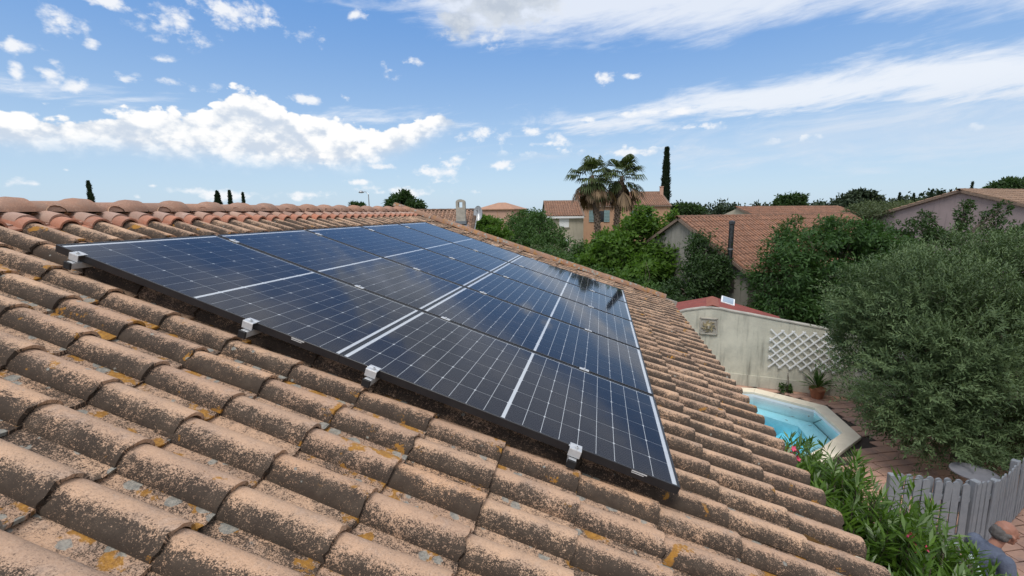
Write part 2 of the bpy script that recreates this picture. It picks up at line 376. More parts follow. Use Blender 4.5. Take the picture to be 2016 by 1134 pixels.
MT['tile_brown'] = tile_mat('brown_clay_tile', (0.33, 0.21, 0.14), (0.27, 0.18, 0.125), dark=0.4, orange=0)
MT['mix_tile'] = tile_mat('mottled_clay_tile', (0.42, 0.24, 0.155), (0.27, 0.17, 0.12), dark=0.75, orange=0)
MT['deck'] = simple('roof_deck', (0.05, 0.042, 0.036), scale=4)
MT['mortar'] = simple('mortar', (0.38, 0.34, 0.29), scale=14)
# ------------------------------------------------------------------ roof tiles
GA, PI_ = 0.3665, 0.2090                      # gauge down the slope, pitch along the ridge
TL = 0.44
def tile_arrays(nb=10, npan=3, thick=0.013, lens=(0.0, -0.22, -0.44), seed=0, under=True, wob=0.0):
    """one S tile: barrel then flat pan. x: 0 lower end, negative up the slope; y across; z height"""
    rg = np.random.default_rng(seed)
    prof = []
    for i in range(nb + 1):
        t = math.pi * i / nb
        prof.append((0.0695 - 0.0695 * math.cos(t), 0.0595 * math.sin(t) ** 0.95 if 0 < i < nb else 0.0))
    for i in range(1, npan + 1):
        f = i / npan
        prof.append((0.139 + f * 0.094, -0.006 * math.sin(math.pi * min(1, f * 1.15)) + 0.002 * f))
    prof = np.array(prof); n = len(prof)
    V = []; LC = []
    for layer in ((0, 1) if under else (0,)):
        for j, x in enumerate(lens):
            sc = 1.0 - 0.05 * (-x / TL)
            yy = 0.0695 + (prof[:, 0] - 0.0695) * sc; zz = prof[:, 1] * sc
            if layer == 1:
                # shift inward along the profile normal
                d = np.gradient(np.stack([yy, zz], 1), axis=0); d /= np.linalg.norm(d, axis=1)[:, None]
                yy = yy + d[:, 1] * thick; zz = zz - d[:, 0] * thick
            xx = np.full(n, x) + (rg.normal(0, wob, n) if j == 0 else 0)
            tilt = 0.0165 * (1 + x / GA)
            V += list(np.stack([xx, yy, zz + tilt], 1)); LC += list(np.stack([np.full(n, x), prof[:, 0], prof[:, 1]], 1))
    m_ = len(lens); F = []
    for layer in range(2 if under else 1):
        o = layer * m_ * n
        for j in range(m_ - 1):
            for i in range(n - 1):
                q = (o + j * n + i, o + (j + 1) * n + i, o + (j + 1) * n + i + 1, o + j * n + i + 1)
                F.append(q[::-1] if layer else q)
    if under:
        o = m_ * n
        for i in range(n - 1): F.append((i, i + 1, o + i + 1, o + i))
        for j in range(m_ - 1): F.append((j * n, o + j * n, o + (j + 1) * n, (j + 1) * n))
    else:                                     # a lip at the lower end
        k = len(V)
        for i in range(n):
            p = V[i]; V.append(np.array([p[0], p[1], p[2] - thick])); LC.append(LC[i])
        for i in range(n - 1): F.append((i, i + 1, k + i + 1, k + i))
    return np.array(V), np.array(LC), np.array(F)
def fix_normals(me):
    bm = bmesh.new(); bm.from_mesh(me); bmesh.ops.recalc_face_normals(bm, faces=bm.faces); bm.to_mesh(me); bm.free()
def shade_by_angle(me, deg=50):
    me.polygons.foreach_set('use_smooth', np.ones(len(me.polygons), dtype=bool))
    bm = bmesh.new(); bm.from_mesh(me); bmesh.ops.recalc_face_normals(bm, faces=bm.faces)
    lim = math.radians(deg)
    for e in bm.edges:
        if len(e.link_faces) == 2: e.smooth = e.calc_face_angle(0) < lim
    bm.to_mesh(me); bm.free()
def make_tile_mesh(name, mat, **kw):
    V, LC, F = tile_arrays(**kw)
    me = mesh_np(name, V, F, attrs={'lc': ('FLOAT_VECTOR', LC), 'rnd': ('FLOAT', np.zeros(len(V)))})
    shade_by_angle(me); me.materials.append(mat)
    return me
def merged_tiles(name, mats4, mat, parent, **kw):
    """many far or hidden tiles as one stuff part"""
    V, LC, F = tile_arrays(**kw); k = len(V); n = len(mats4)
    if n == 0: return None
    VV = np.empty((n, k, 3)); FF = np.empty((n, len(F), 4), dtype=np.int64); R = np.empty((n, k))
    for i, mm in enumerate(mats4):
        A = np.array(mm)
        VV[i] = V @ A[:3, :3].T + A[:3, 3]; FF[i] = F + i * k; R[i] = RNG.random()
    me = mesh_np(name, VV.reshape(-1, 3), FF.reshape(-1, 4), attrs={'lc': ('FLOAT_VECTOR', np.tile(LC, (n, 1))), 'rnd': ('FLOAT', R.ravel())})
    shade_by_angle(me)
    o = link(name, me, mat, parent); o['kind'] = 'stuff'
    return o
def jit(a): return random.uniform(-a, a)

HB = -0.165                                   # height of the tile bed below the panels' top face
house = empty('house', (0, 0, -4.4), label='house whose weathered clay roof fills the foreground and carries the solar panels', cat='house')
roof_me = MB()
roof_me.box((1.72, 2.0, HB - 0.045), (5.46, 10.2, 0.05))
roof = roof_me.build('roof', MT['deck'], house)
roof.location = (0, 0, 4.4); roof.rotation_euler = (0, TH, 0)
U_END = [-0.2855 + GA * k for k in range(0, 14)]
V0 = -0.9545
tile_meshes = [make_tile_mesh('clay_tile', MT['tile'], seed=s, wob=w_) for s, w_ in enumerate((0.0015, 0.0025, 0.002, 0.0035, 0.0045))]
slots = []
for k, ue in enumerate(U_END):
    for j in range(-10, 39):
        v = V0 + PI_ * j
        if v > 6.93: continue
        P = roofpt(ue - 0.18, v + 0.07, HB + 0.05); q = RW @ (np.array(P) - CAM)
        vis = False; score = 0
        if q[2] > 0.2:
            px, py = 1008 + FPX * q[0] / q[2], 567 + FPX * q[1] / q[2]
            vis = -150 < px < 2080 and 300 < py < 1330
            if 0.30 < ue < 3.45 and 0.12 < v < 5.30: vis = False
            score = 1 / q[2] ** 2
        slots.append((score if vis else 0, ue, v))
slots.sort(key=lambda s: -s[0])
nparts = min(292, sum(1 for s in slots if s[0] > 0))
rest = []
for i, (sc_, ue, v) in enumerate(slots):
    loc = Vector((ue + jit(0.005), v + jit(0.003), HB + jit(0.0015)))
    rot = Euler((jit(0.022), jit(0.005), jit(0.016)))
    if i < nparts: link('clay_tile', tile_meshes[random.randrange(5)], parent=roof, loc=loc, rot=rot)
    else: rest.append(Matrix.Translation(loc) @ rot.to_matrix().to_4x4())
merged_tiles('hidden_and_far_tiles', rest, MT['tile'], roof, nb=8, npan=2, lens=(0.0, -0.44))
# newer courses just below the ridge
red_me = make_tile_mesh('red_tile', MT['tile_red'], seed=5); grey_me = make_tile_mesh('pink_tile', MT['tile_grey'], seed=6, lens=(0.0, -0.24))
for j in range(-10, 39):
    v = V0 + PI_ * j
    if v > 6.93: continue
    link('red_tile', red_me, parent=roof, loc=(-0.652 + jit(0.006), v + jit(0.004), HB + 0.012 + jit(0.002)), rot=(jit(0.014), -0.035, jit(0.012)))
    link('pink_tile', grey_me, parent=roof, loc=(-0.730 + jit(0.008), v + 0.004 + jit(0.006), HB + 0.017 + jit(0.002)), rot=(jit(0.014), -0.085, jit(0.014)))
# bed of mortar under the ridge
bed = MB(); bed.beam((-0.95, -3.0, 0.12 + 4.4), (-0.95, 7.1, 0.12 + 4.4), 0.12, 0.12); bed.build('ridge_mortar', MT['deck'], house)
# ridge tiles
def arc_tile(name, mat, stations, nb=12, thick=0.014, skirt=0.0):
    """half-round tile along +y: stations = (y, half width, rise)"""
    V = []; LC = []; n = nb + 1
    for lay in (0, 1):
        for (y, a, r) in stations:
            for i in range(n):
                t = math.pi * i / nb; k = 1 - lay * thick / a
                V.append((a * k * math.cos(t), y, (r - lay * thick) * math.sin(t))); LC.append((y, 0.30 + 0.06 * math.cos(t), r * math.sin(t)))
    ms = len(stations); F = []
    for lay in (0, 1):
        o = lay * ms * n
        for j in range(ms - 1):
            for i in range(nb): F.append((o + j * n + i, o + j * n + i + 1, o + (j + 1) * n + i + 1, o + (j + 1) * n + i))
    o = ms * n
    for j in (0, ms - 1):
        for i in range(nb): F.append((j * n + i, j * n + i + 1, o + j * n + i + 1, o + j * n + i))
    for j in range(ms - 1):
        for i in (0, nb): F.append((j * n + i, (j + 1) * n + i, o + (j + 1) * n + i, o + j * n + i))
    me = mesh_np(name, np.array(V), np.array(F), attrs={'lc': ('FLOAT_VECTOR', np.array(LC)), 'rnd': ('FLOAT', np.zeros(len(V)))})
    shade_by_angle(me, 45); me.materials.append(mat)
    return me
MT['ridge'] = tile_mat('ridge_clay', (0.46, 0.25, 0.165), (0.40, 0.25, 0.185), dark=0.22, orange=0)
ridge_me = arc_tile('ridge_tile', MT['ridge'], [(-0.31, 0.100, 0.070), (-0.05, 0.105, 0.074), (-0.02, 0.113, 0.081), (0.012, 0.123, 0.093), (0.045, 0.127, 0.098), (0.085, 0.125, 0.095), (0.125, 0.124, 0.093)])
v = 0.785 - 0.407 * 9
while v < 7.25:
    link('ridge_tile', ridge_me, parent=house, loc=(-0.945 + jit(0.004), v + jit(0.006), 4.4 + 0.186 + jit(0.002)), rot=(jit(0.006), jit(0.03), jit(0.008)))
    v += 0.407
# verge tiles along the far gable
MT['verge'] = tile_mat('verge_clay', (0.52, 0.29, 0.185), (0.44, 0.27, 0.19), dark=0.45, orange=0.5)
verge_me = arc_tile('verge_tile', MT['verge'], [(-0.02, 0.098, 0.080), (0.20, 0.093, 0.076), (0.42, 0.088, 0.070)], nb=8)
uu = -0.80
while uu < 4.60:
    link('verge_tile', verge_me, parent=roof, loc=(uu + jit(0.006), 6.985 + jit(0.006), HB + 0.068 + jit(0.003)), rot=(0.025 + jit(0.01), 0, math.pi / 2 + jit(0.012)))
    uu += GA
sk = MB(); sk.box((1.88, 7.05, HB - 0.03), (5.45, 0.05, 0.20)); sk.build('verge_board', MT['mortar'], roof)
# other slope, behind the ridge
ot = []
for k in range(6):
    for j in range(-10, 39):
        v = V0 + PI_ * j
        if v > 6.93: continue
        Mx = Matrix.Translation((-1.89, 0, 0)) @ Matrix.Rotation(math.pi, 4, 'Z') @ Matrix.Rotation(TH, 4, 'Y')
        ot.append(Matrix.Translation((0, 0, 4.4)) @ Mx @ Matrix.Translation((-0.62 + GA * k, -v - 0.2, HB)))
merged_tiles('back_slope_tiles', ot, MT['tile'], house, nb=6, npan=2, lens=(0.0, -0.44), under=False)
# a cushion of moss between two tiles near the eave, and a tuft of weed on the verge
MT['moss'] = simple('orange_brown_moss', (0.20, 0.095, 0.018), (0.12, 0.065, 0.018), scale=40, bstr=1.0, bdist=0.02)
def moss(label, px, py, L, w, h):
    d = np.array([(px - 1008) / FPX, (py - 567) / FPX, 1.0]) @ RW
    nrm = np.array([ST, 0, CT]); P = CAM + d * ((HB + 0.03 - CAM @ nrm) / (d @ nrm))
    bm = bmesh.new(); bmesh.ops.create_icosphere(bm, subdivisions=4, radius=1.0)
    rg = np.random.default_rng(5)
    for v in bm.verts:
        k = 1 + 0.10 * math.sin(v.co.x * 9 + v.co.y * 5) + 0.06 * rg.normal()
        v.co = Vector((v.co.x * L * k, v.co.y * w * k, v.co.z * h * k))
    me = bpy.data.meshes.new('moss_cushion'); bm.to_mesh(me); bm.free()
    o = link('moss_cushion', me, MT['moss'], loc=P, rot=(0, TH, 0.05)); tag(o, label, 'moss')
moss('orange-brown cushion of moss between two tiles near the eave', 1588, 1069, 0.085, 0.030, 0.032)
# masonry under the roof
MT['render_cream'] = simple('cream_render', (0.55, 0.49, 0.38), scale=3)
wb = MB()
wb.prism([(3.95, -3.0, 0), (3.95, -3.0, 4.4 - 1.66), (-0.945, -3.0, 4.4 - 0.05), (-5.9, -3.0, 4.4 - 1.66), (-5.9, -3.0, 0)], (0, 9.92, 0))
wb.build('house_wall', MT['render_cream'], house)
ev = MB(); ev.box((4.08, 2.0, 4.4 - 1.70), (0.26, 10.0, 0.10)); ev.build('eave_soffit', MT['mortar'], house)
# little white bits of mortar under the lowest tiles
for j in (5, 6, 7, 8):
    mb = MB(); mb.box((0, 0, 0), (0.05, 0.05, 0.018)); mb.build('mortar_dab', MT['render_cream'], roof, bevel=0.006, loc=(U_END[-1] - 0.028, V0 + PI_ * j + 0.175, HB + 0.012))

# ------------------------------------------------------------------ solar panels
PL, PW, GAPV = 1.725, 1.090, 0.0197
def mat_cell():
    mt, N = new_mat('silicon_cell'); t = N.n('ShaderNodeTexCoord').outputs['Object']
    x, y, z = N.sep(t)
    s1 = N.math('ABSOLUTE', N.math('SUBTRACT', N.math('FRACT', N.math('ADD', N.math('DIVIDE', y, 0.0158), 0.5)), 0.5))
    line = N.math('SUBTRACT', 1.0, N.sstep(s1, 0.03, 0.09))
    oi = N.n('ShaderNodeObjectInfo').outputs['Random']
    base = N.mix(oi, (0.0052, 0.0070, 0.0160), (0.0072, 0.0088, 0.0180))
    col = N.mix(N.math('MULTIPLY', line, 0.38), base, (0.16, 0.16, 0.18))
    finish(N, col, 0.4, spec=0.06)
    return mt
def mat_glass(name, rough, ior=1.42):
    mt, N = new_mat(name)
    fr = N.n('ShaderNodeFresnel'); fr.inputs[0].default_value = ior
    tr = N.n('ShaderNodeBsdfTransparent'); gl = N.n('ShaderNodeBsdfGlossy'); gl.inputs['Roughness'].default_value = rough
    gl.inputs['Color'].default_value = (0.90, 0.94, 1.0, 1)
    mx = N.n('ShaderNodeMixShader'); N.t.links.new(fr.outputs[0], mx.inputs[0]); N.t.links.new(tr.outputs[0], mx.inputs[1]); N.t.links.new(gl.outputs[0], mx.inputs[2])
    # a film of dust
    t = N.n('ShaderNodeTexCoord').outputs['Object']; dn = N.noise(t, 3.0, 6, 0.65); df = N.n('ShaderNodeBsdfDiffuse'); df.inputs[0].default_value = (0.42, 0.37, 0.31, 1)
    m2 = N.n('ShaderNodeMixShader'); N.put(m2.inputs[0], N.math('MULTIPLY', N.sstep(dn, 0.42, 0.75), 0.035)); N.t.links.new(mx.outputs[0], m2.inputs[1]); N.t.links.new(df.outputs[0], m2.inputs[2])
    o = N.n('ShaderNodeOutputMaterial'); N.t.links.new(m2.outputs[0], o.inputs[0])
    return mt
MT['cell'] = mat_cell(); MT['pglass'] = mat_glass('panel_glass', 0.05, 1.27)
MT['backsheet'] = simple('white_backsheet', (0.62, 0.66, 0.70), (0.58, 0.62, 0.67), scale=3, rough=0.5, bstr=0)
MT['frame'] = simple('black_anodised_frame', (0.012, 0.012, 0.014), (0.018, 0.018, 0.02), scale=8, rough=0.38, bstr=0, metal=0.0, spec=0.4)
MT['alu'] = simple('brushed_aluminium', (0.56, 0.57, 0.58), (0.46, 0.47, 0.48), scale=30, rough=0.45, bstr=0.05, metal=0.35)
MT['blackplastic'] = simple('black_rubber', (0.015, 0.015, 0.016), scale=20, rough=0.6)
MT['whiteprint'] = simple('white_print', (0.55, 0.55, 0.55), scale=20, rough=0.6, bstr=0)
fw = 0.011
CPX, CPY = 0.0914, 0.1758
cw, ch, cc = CPX - 0.0026, CPY - 0.0026, 0.0058
cell_me = mesh_np('solar_cell', [(-cw / 2, -ch / 2, 0), (cw / 2 - cc, -ch / 2, 0), (cw / 2, -ch / 2 + cc, 0), (cw / 2, ch / 2 - cc, 0), (cw / 2 - cc, ch / 2, 0), (-cw / 2, ch / 2, 0)],
                  [(0, 1, 4, 5), (1, 2, 3, 4)])
cell_me.materials.append(MT['cell'])
fb = MB()
fb.box((PL / 2, fw / 2, -0.0200), (PL, fw, 0.040)); fb.box((PL / 2, PW - fw / 2, -0.0200), (PL, fw, 0.040))
fb.box((fw / 2, PW / 2, -0.0200), (fw, PW - 2 * fw, 0.040)); fb.box((PL - fw / 2, PW / 2, -0.0200), (fw, PW - 2 * fw, 0.040))
frame_me = fb.mesh('frame', bevel=0.0012)
back_me = MB().box((PL / 2, PW / 2, -0.0075), (PL - 2 * fw, PW - 2 * fw, 0.003)).mesh('backsheet')
glass_me = mesh_np('glass_pane', [(fw, fw, -0.0022), (PL - fw, fw, -0.0022), (PL - fw, PW - fw, -0.0022), (fw, PW - fw, -0.0022)], [(0, 1, 2, 3)])
lab_me = MB().box((0.0, -0.0006, -0.006), (0.072, 0.0012, 0.0055)).box((-0.006, -0.0006, -0.0145), (0.058, 0.0012, 0.004)).mesh('maker_mark')
cxs = []
mid = 0.016; x0 = (PL - 18 * CPX - mid) / 2
for i in range(18): cxs.append((x0 + CPX * (i + 0.5) + (mid if i >= 9 else 0), math.pi if i % 2 else 0.0))
y0 = (PW - 6 * CPY) / 2
ordn = ['first', 'second', 'third', 'fourth', 'fifth']
for r in range(2):
    for k in range(5):
        lab = 'black-framed solar panel in the %s, %s' % (['upper row below the ridge', 'lower row towards the eave'][r], ['nearest the camera', 'second from the camera', 'third from the camera', 'fourth from the camera', 'farthest from the camera'][k])
        vv = k * (PW + GAPV)
        p = empty('solar_panel', roofpt(r * (PL + 0.0008), vv, 0), (0, TH, 0), lab, 'solar panel', 'solar panels on the roof')
        link('frame', frame_me, MT['frame'], p); bs = link('backsheet', back_me, MT['backsheet'], p)
        link('glass_pane', glass_me, MT['pglass'], p)
        for cx, rz in cxs:
            for j in range(6): link('solar_cell', cell_me, parent=p, loc=(cx, y0 + CPY * (j + 0.5), -0.0052), rot=(0, 0, rz))
        if k == 0: link('maker_mark', lab_me, MT['whiteprint'], p, loc=(PL - (0.235 if r == 0 else 0.19), 0, 0))
RU = [0.16, 1.225, 1.915, 2.955]
pos = ['topmost', 'second from the top', 'third from the top', 'lowest']
rail_len = 5 * PW + 4 * GAPV
for i, ru in enumerate(RU):
    rl = empty('mounting_rail', roofpt(ru, -0.050, -0.0405), (0, TH, 0), 'aluminium mounting rail under the panels, %s' % pos[i], 'rail', 'mounting rails')
    mb = MB(); mb.box((0, (rail_len + 0.10) / 2, -0.018), (0.038, rail_len + 0.10, 0.034)); mb.build('rail_bar', MT['alu'], rl, bevel=0.002)
    mb = MB(); mb.box((0, -0.0062, -0.019), (0.043, 0.012, 0.040)); mb.build('end_cap', MT['blackplastic'], rl, bevel=0.003)
    for hv in (0.35, 1.9, 3.5, 5.2):
        mb = MB(); mb.box((0.0, hv, -0.042), (0.035, 0.05, 0.014)); mb.box((-0.05, hv, -0.052), (0.13, 0.05, 0.006)); mb.build('roof_hook', MT['alu'], rl)
# end clamps: a bent aluminium bracket with an Allen bolt
def end_clamp_mesh():
    mb = MB()
    mb.box((0, 0.008, 0.0025), (0.058, 0.022, 0.004))         # lip on the panel frame
    mb.box((0, -0.017, 0.0010), (0.058, 0.030, 0.004))        # top plate
    mb.box((0, -0.031, -0.018), (0.058, 0.004, 0.036))        # front leg
    mb.box((-0.026, -0.005, -0.0005), (0.016, 0.010, 0.004))
    return mb.mesh('bracket', bevel=0.0008)
ecm = end_clamp_mesh()
bolt_me = MB().lathe([(0, 0.009), (0.0065, 0.009), (0.0075, 0.006), (0.0075, 0.0)], n=10).mesh('bolt')
hole_me = MB().lathe([(0, 0.0094), (0.0036, 0.0094)], n=8).mesh('socket')
for end in (0, 1):
    for i, ru in enumerate(RU):
        vv = 0.0 if end == 0 else rail_len
        e = empty('end_clamp', roofpt(ru, vv, 0), Euler((0, TH, 0)) if end == 0 else (Matrix.Rotation(TH, 4, 'Y') @ Matrix.Rotation(math.pi, 4, 'Z')).to_euler(),
                  'silver end clamp gripping the %s edge of the panels, %s' % (['near', 'far'][end], pos[i]), 'clamp', 'end clamps')
        link('bracket', ecm, MT['alu'], e); b = link('bolt', bolt_me, MT['alu'], e, loc=(0.004, -0.014, 0.002)); link('socket', hole_me, MT['blackplastic'], b)
mcm = MB().box((0, 0, 0.0025), (0.068, 0.034, 0.004)).box((0, 0, -0.015), (0.068, 0.015, 0.03)).mesh('bracket', bevel=0.0008)
for k in range(1, 5):
    for i, ru in enumerate(RU):
        e = empty('mid_clamp', roofpt(ru, k * (PW + GAPV) - GAPV / 2, 0), (0, TH, 0),
                  'small silver clamp on the %s joint between panels from the camera, %s' % (ordn[k - 1], pos[i]), 'clamp', 'middle clamps')
        link('bracket', mcm, MT['alu'], e); link('bolt', bolt_me, MT['alu'], e, loc=(0, 0, 0.004))

# ------------------------------------------------------------------ ground
GZ = -4.4
def mat_ground():
    mt, N = new_mat('earth_and_grass'); t = N.n('ShaderNodeTexCoord').outputs['Object']
    a = N.noise(t, 0.05, 5, 0.6); b = N.noise(t, 1.5, 5, 0.6)
    c = N.mix(N.sstep(a, 0.4, 0.6), (0.07, 0.095, 0.03), (0.16, 0.125, 0.075)); c = N.mix(N.sstep(b, 0.45, 0.7), c, (0.05, 0.065, 0.025))
    finish(N, c, 0.95, b, 0.4, 0.05, spec=0.1); return mt
# ------------------------------------------------------------------ foliage
def leaf_mat(name, c1, c2, trans=0.3, rough=0.6, spec=0.3, ns=1.1, con=0.9):
    mt, N = new_mat(name)
    ri = N.n('ShaderNodeNewGeometry').outputs['Random Per Island']
    t = N.n('ShaderNodeTexCoord').outputs['Object']
    nz = N.noise(t, ns, 3, 0.6)
    f = N.math('ADD', N.math('MULTIPLY', ri, 0.65), N.math('MULTIPLY', N.math('SUBTRACT', nz, 0.36), con), clamp=True)
    col = N.mix(f, c1, c2)
    b = N.n('ShaderNodeBsdfPrincipled'); N.put(b.inputs['Base Color'], col); b.inputs['Roughness'].default_value = rough; b.inputs['Specular IOR Level'].default_value = spec
    tr = N.n('ShaderNodeBsdfTranslucent'); N.put(tr.inputs[0], N.mix(0.5, col, (c2[0] * 1.3, c2[1] * 1.5, c2[2] * 0.6)))
    mx = N.n('ShaderNodeMixShader'); mx.inputs[0].default_value = trans
    N.t.links.new(b.outputs[0], mx.inputs[1]); N.t.links.new(tr.outputs[0], mx.inputs[2])
    o = N.n('ShaderNodeOutputMaterial'); N.t.links.new(mx.outputs[0], o.inputs[0])
    return mt
MT['bark'] = simple('bark', (0.13, 0.10, 0.075), (0.07, 0.055, 0.042), scale=9, bstr=0.8, bdist=0.03)
MT['lf_dark'] = leaf_mat('dark_leaves', (0.0189, 0.0405, 0.0135), (0.0540, 0.1013, 0.0270))
MT['lf_mid'] = leaf_mat('mid_green_leaves', (0.0286, 0.0650, 0.0156), (0.0780, 0.1495, 0.0364))
MT['lf_bright'] = leaf_mat('bright_green_leaves', (0.0450, 0.1035, 0.0144), (0.1215, 0.2115, 0.0324), trans=0.42)
MT['lf_grey'] = leaf_mat('grey_green_leaves', (0.0600, 0.0840, 0.0384), (0.1260, 0.1560, 0.0720))
MT['lf_olive'] = leaf_mat('olive_leaves', (0.0309, 0.0592, 0.0232), (0.1417, 0.1996, 0.0876), trans=0.2, rough=0.6, spec=0.25, ns=2.2, con=1.5)
MT['lf_feather'] = leaf_mat('feathery_leaves', (0.0238, 0.0605, 0.0173), (0.0670, 0.1350, 0.0302))
MT['lf_oleander'] = leaf_mat('oleander_leaves', (0.0352, 0.0825, 0.0088), (0.1265, 0.2255, 0.0264), trans=0.3, rough=0.4, spec=0.5)
MT['lf_cypress'] = leaf_mat('cypress_leaves', (0.010, 0.022, 0.010), (0.024, 0.044, 0.017), trans=0.1)
MT['lf_far'] = leaf_mat('far_leaves', (0.024, 0.040, 0.022), (0.048, 0.072, 0.032), trans=0.1)
MT['lf_palm'] = leaf_mat('palm_leaves', (0.030, 0.050, 0.016), (0.085, 0.11, 0.035), trans=0.2)
MT['lf_dead'] = leaf_mat('dead_palm_leaves', (0.10, 0.065, 0.035), (0.23, 0.155, 0.085), trans=0.15)

def unit(a): return a / np.maximum(np.linalg.norm(a, axis=-1, keepdims=True), 1e-9)
def leaf_quads(P, Dr, Nn, L, Wd, fold=0.0):
    """one pointed leaf (a kite of 4 verts, its tip bent) per point: P base, Dr direction, Nn normal"""
    Dr = unit(Dr); S = unit(np.cross(Dr, Nn)); Nn = np.cross(S, Dr)
    L = np.broadcast_to(np.asarray(L), (len(P),))[:, None]; Wd = np.broadcast_to(np.asarray(Wd), (len(P),))[:, None]
    a = P; b = P + Dr * L * 0.48 + S * Wd * 0.5; c = P + Dr * L - Nn * L * fold; d = P + Dr * L * 0.48 - S * Wd * 0.5
    V = np.stack([a, b, c, d], 1).reshape(-1, 3)
    F = np.arange(len(P) * 4).reshape(-1, 4)
    return V, F
def clump_points(rg, lobes, n, clumps=40, tight=0.17, shell=0.5):
    """points gathered in clumps through the volume of ellipsoid lobes"""
    vol = np.array([np.prod(l[1]) ** (2 / 3) for l in lobes]); cnt = np.maximum((n * vol / vol.sum()).astype(int), 10)
    out = []; nor = []
    for (c, r), k in zip(lobes, cnt):
        c = np.array(c); r = np.array(r)
        d = unit(rg.normal(size=(clumps, 3))); rad = shell + (1 - shell) * rg.random(clumps) ** 0.6
        rad *= 0.80 + 0.34 * rg.random(clumps)
        cc = d * rad[:, None]
        ix = rg.integers(0, clumps, k)
        sp = tight * (0.6 + 0.9 * rg.random(clumps))
        q = cc[ix] + np.clip(rg.normal(size=(k, 3)), -1.7, 1.7) * sp[ix][:, None]
        out.append(c + q * r); nor.append(unit(q + 0.5 * d[ix]))
    return np.concatenate(out), np.concatenate(nor)
def tree(name, label, cat, lobes, n, leaf, mat, base=None, trunk_r=0.15, seed=1, clumps=40, tight=0.17, shell=0.5, group=None, hang=0.0, trunk_mat=None, ground=GZ):
    rg = np.random.default_rng(seed)
    lobes = [(np.array(c, dtype=float), np.array(r, dtype=float)) for c, r in lobes]
    cm = np.mean([c for c, r in lobes], axis=0)
    if base is None: base = (cm[0], cm[1])
    root = empty(name, (base[0], base[1], ground), label=label, cat=cat, group=group)
    org = np.array([base[0], base[1], ground])
    P, Nr = clump_points(rg, lobes, n, clumps, tight, shell)
    k = len(P)
    Dr = unit(Nr * 0.7 + rg.normal(size=(k, 3)) * 0.8 + np.array([0, 0, -hang]))
    Nn = unit(Nr * 0.6 + np.array([0, 0, 0.8]) + rg.normal(size=(k, 3)) * 0.55)
    L = leaf[0] * (0.7 + 0.6 * rg.random(k)); Wd = leaf[1] * (0.7 + 0.6 * rg.random(k))
    ok = P[:, 2] > ground + 0.02
    V, F = leaf_quads((P - org)[ok], Dr[ok], Nn[ok], L[ok], Wd[ok], 0.15)
    link('crown', mesh_np('crown', V, F), mat, root)
    mb = MB(); top = cm - org; z0 = max(0.5, min(c[2] - r[2] * 0.6 for c, r in lobes) - ground)
    fork = Vector((top[0] * 0.3, top[1] * 0.3, z0))
    mb.tube([(0, 0, -0.15), (jit(0.1), jit(0.1), z0 * 0.5), fork], [trunk_r * 1.25, trunk_r, trunk_r * 0.85], 8)
    for c, r in lobes:
        e = Vector(c - org); mid_ = fork.lerp(e, 0.5) + Vector((jit(0.2), jit(0.2), 0.1)) * min(1, trunk_r * 5)
        mb.tube([fork - Vector((0, 0, 0.05)), mid_, e + Vector((0, 0, r[2] * 0.3))], [trunk_r * 0.6, trunk_r * 0.38, trunk_r * 0.12], 6)
        for s in range(4):
            d = rg.normal(size=3); d[2] = abs(d[2]) * 0.6; d /= np.linalg.norm(d)
            mb.tube([mid_, e * 0.6 + mid_ * 0.4 + Vector(d * r * 0.3), e + Vector(d * r * 0.85)], [trunk_r * 0.26, trunk_r * 0.15, trunk_r * 0.04], 5)
    mb.build('trunk', trunk_mat or MT['bark'], root, smooth=True)
    return root
def lobe(px, py, dep, rx, ry=None, rd=None):
    ry = ry or rx; k = dep / FPX; rd = rd or rx
    return (D(px, py, dep), (rx * k, rd * k, ry * k))

# --- garden trees, near to far
# olive: shoots with narrow paired leaves
def shoots(rg, P, Nr, slen, nleaf, leafL, leafW, up=0.35, spread=0.7):
    k = len(P); Dr = unit(Nr + np.array([0, 0, up]) + rg.normal(size=(k, 3)) * spread * 0.6)
    A = unit(np.cross(Dr, rg.normal(size=(k, 3))))
    B = np.cross(Dr, A)
    sl = slen * (0.6 + 0.8 * rg.random(k))
    VV = []; 
    for i in range(nleaf):
        t = (i + 0.5 + rg.random(k) * 0.5) / nleaf
        ang = i * 2.2 + rg.random(k) * 0.8
        side = A * np.cos(ang)[:, None] + B * np.sin(ang)[:, None]
        p = P + Dr * (t * sl)[:, None] - np.array([0, 0, 1.0]) * (0.12 * (t * sl) ** 2 / slen)[:, None]
        d = unit(Dr * 0.75 + side * (1.0 - 0.4 * t[:, None]))
        nn = unit(np.cross(np.cross(d, Dr), d) * 0.6 + np.array([0, 0, 0.6]) + rg.normal(size=(k, 3)) * 0.3)
        V, F = leaf_quads(p, d, nn, leafL * (0.7 + 0.5 * rg.random(k)), leafW * (0.8 + 0.4 * rg.random(k)), 0.08)
        VV.append(V)
    V = np.concatenate(VV); return V, np.arange(len(V)).reshape(-1, 4), Dr, sl
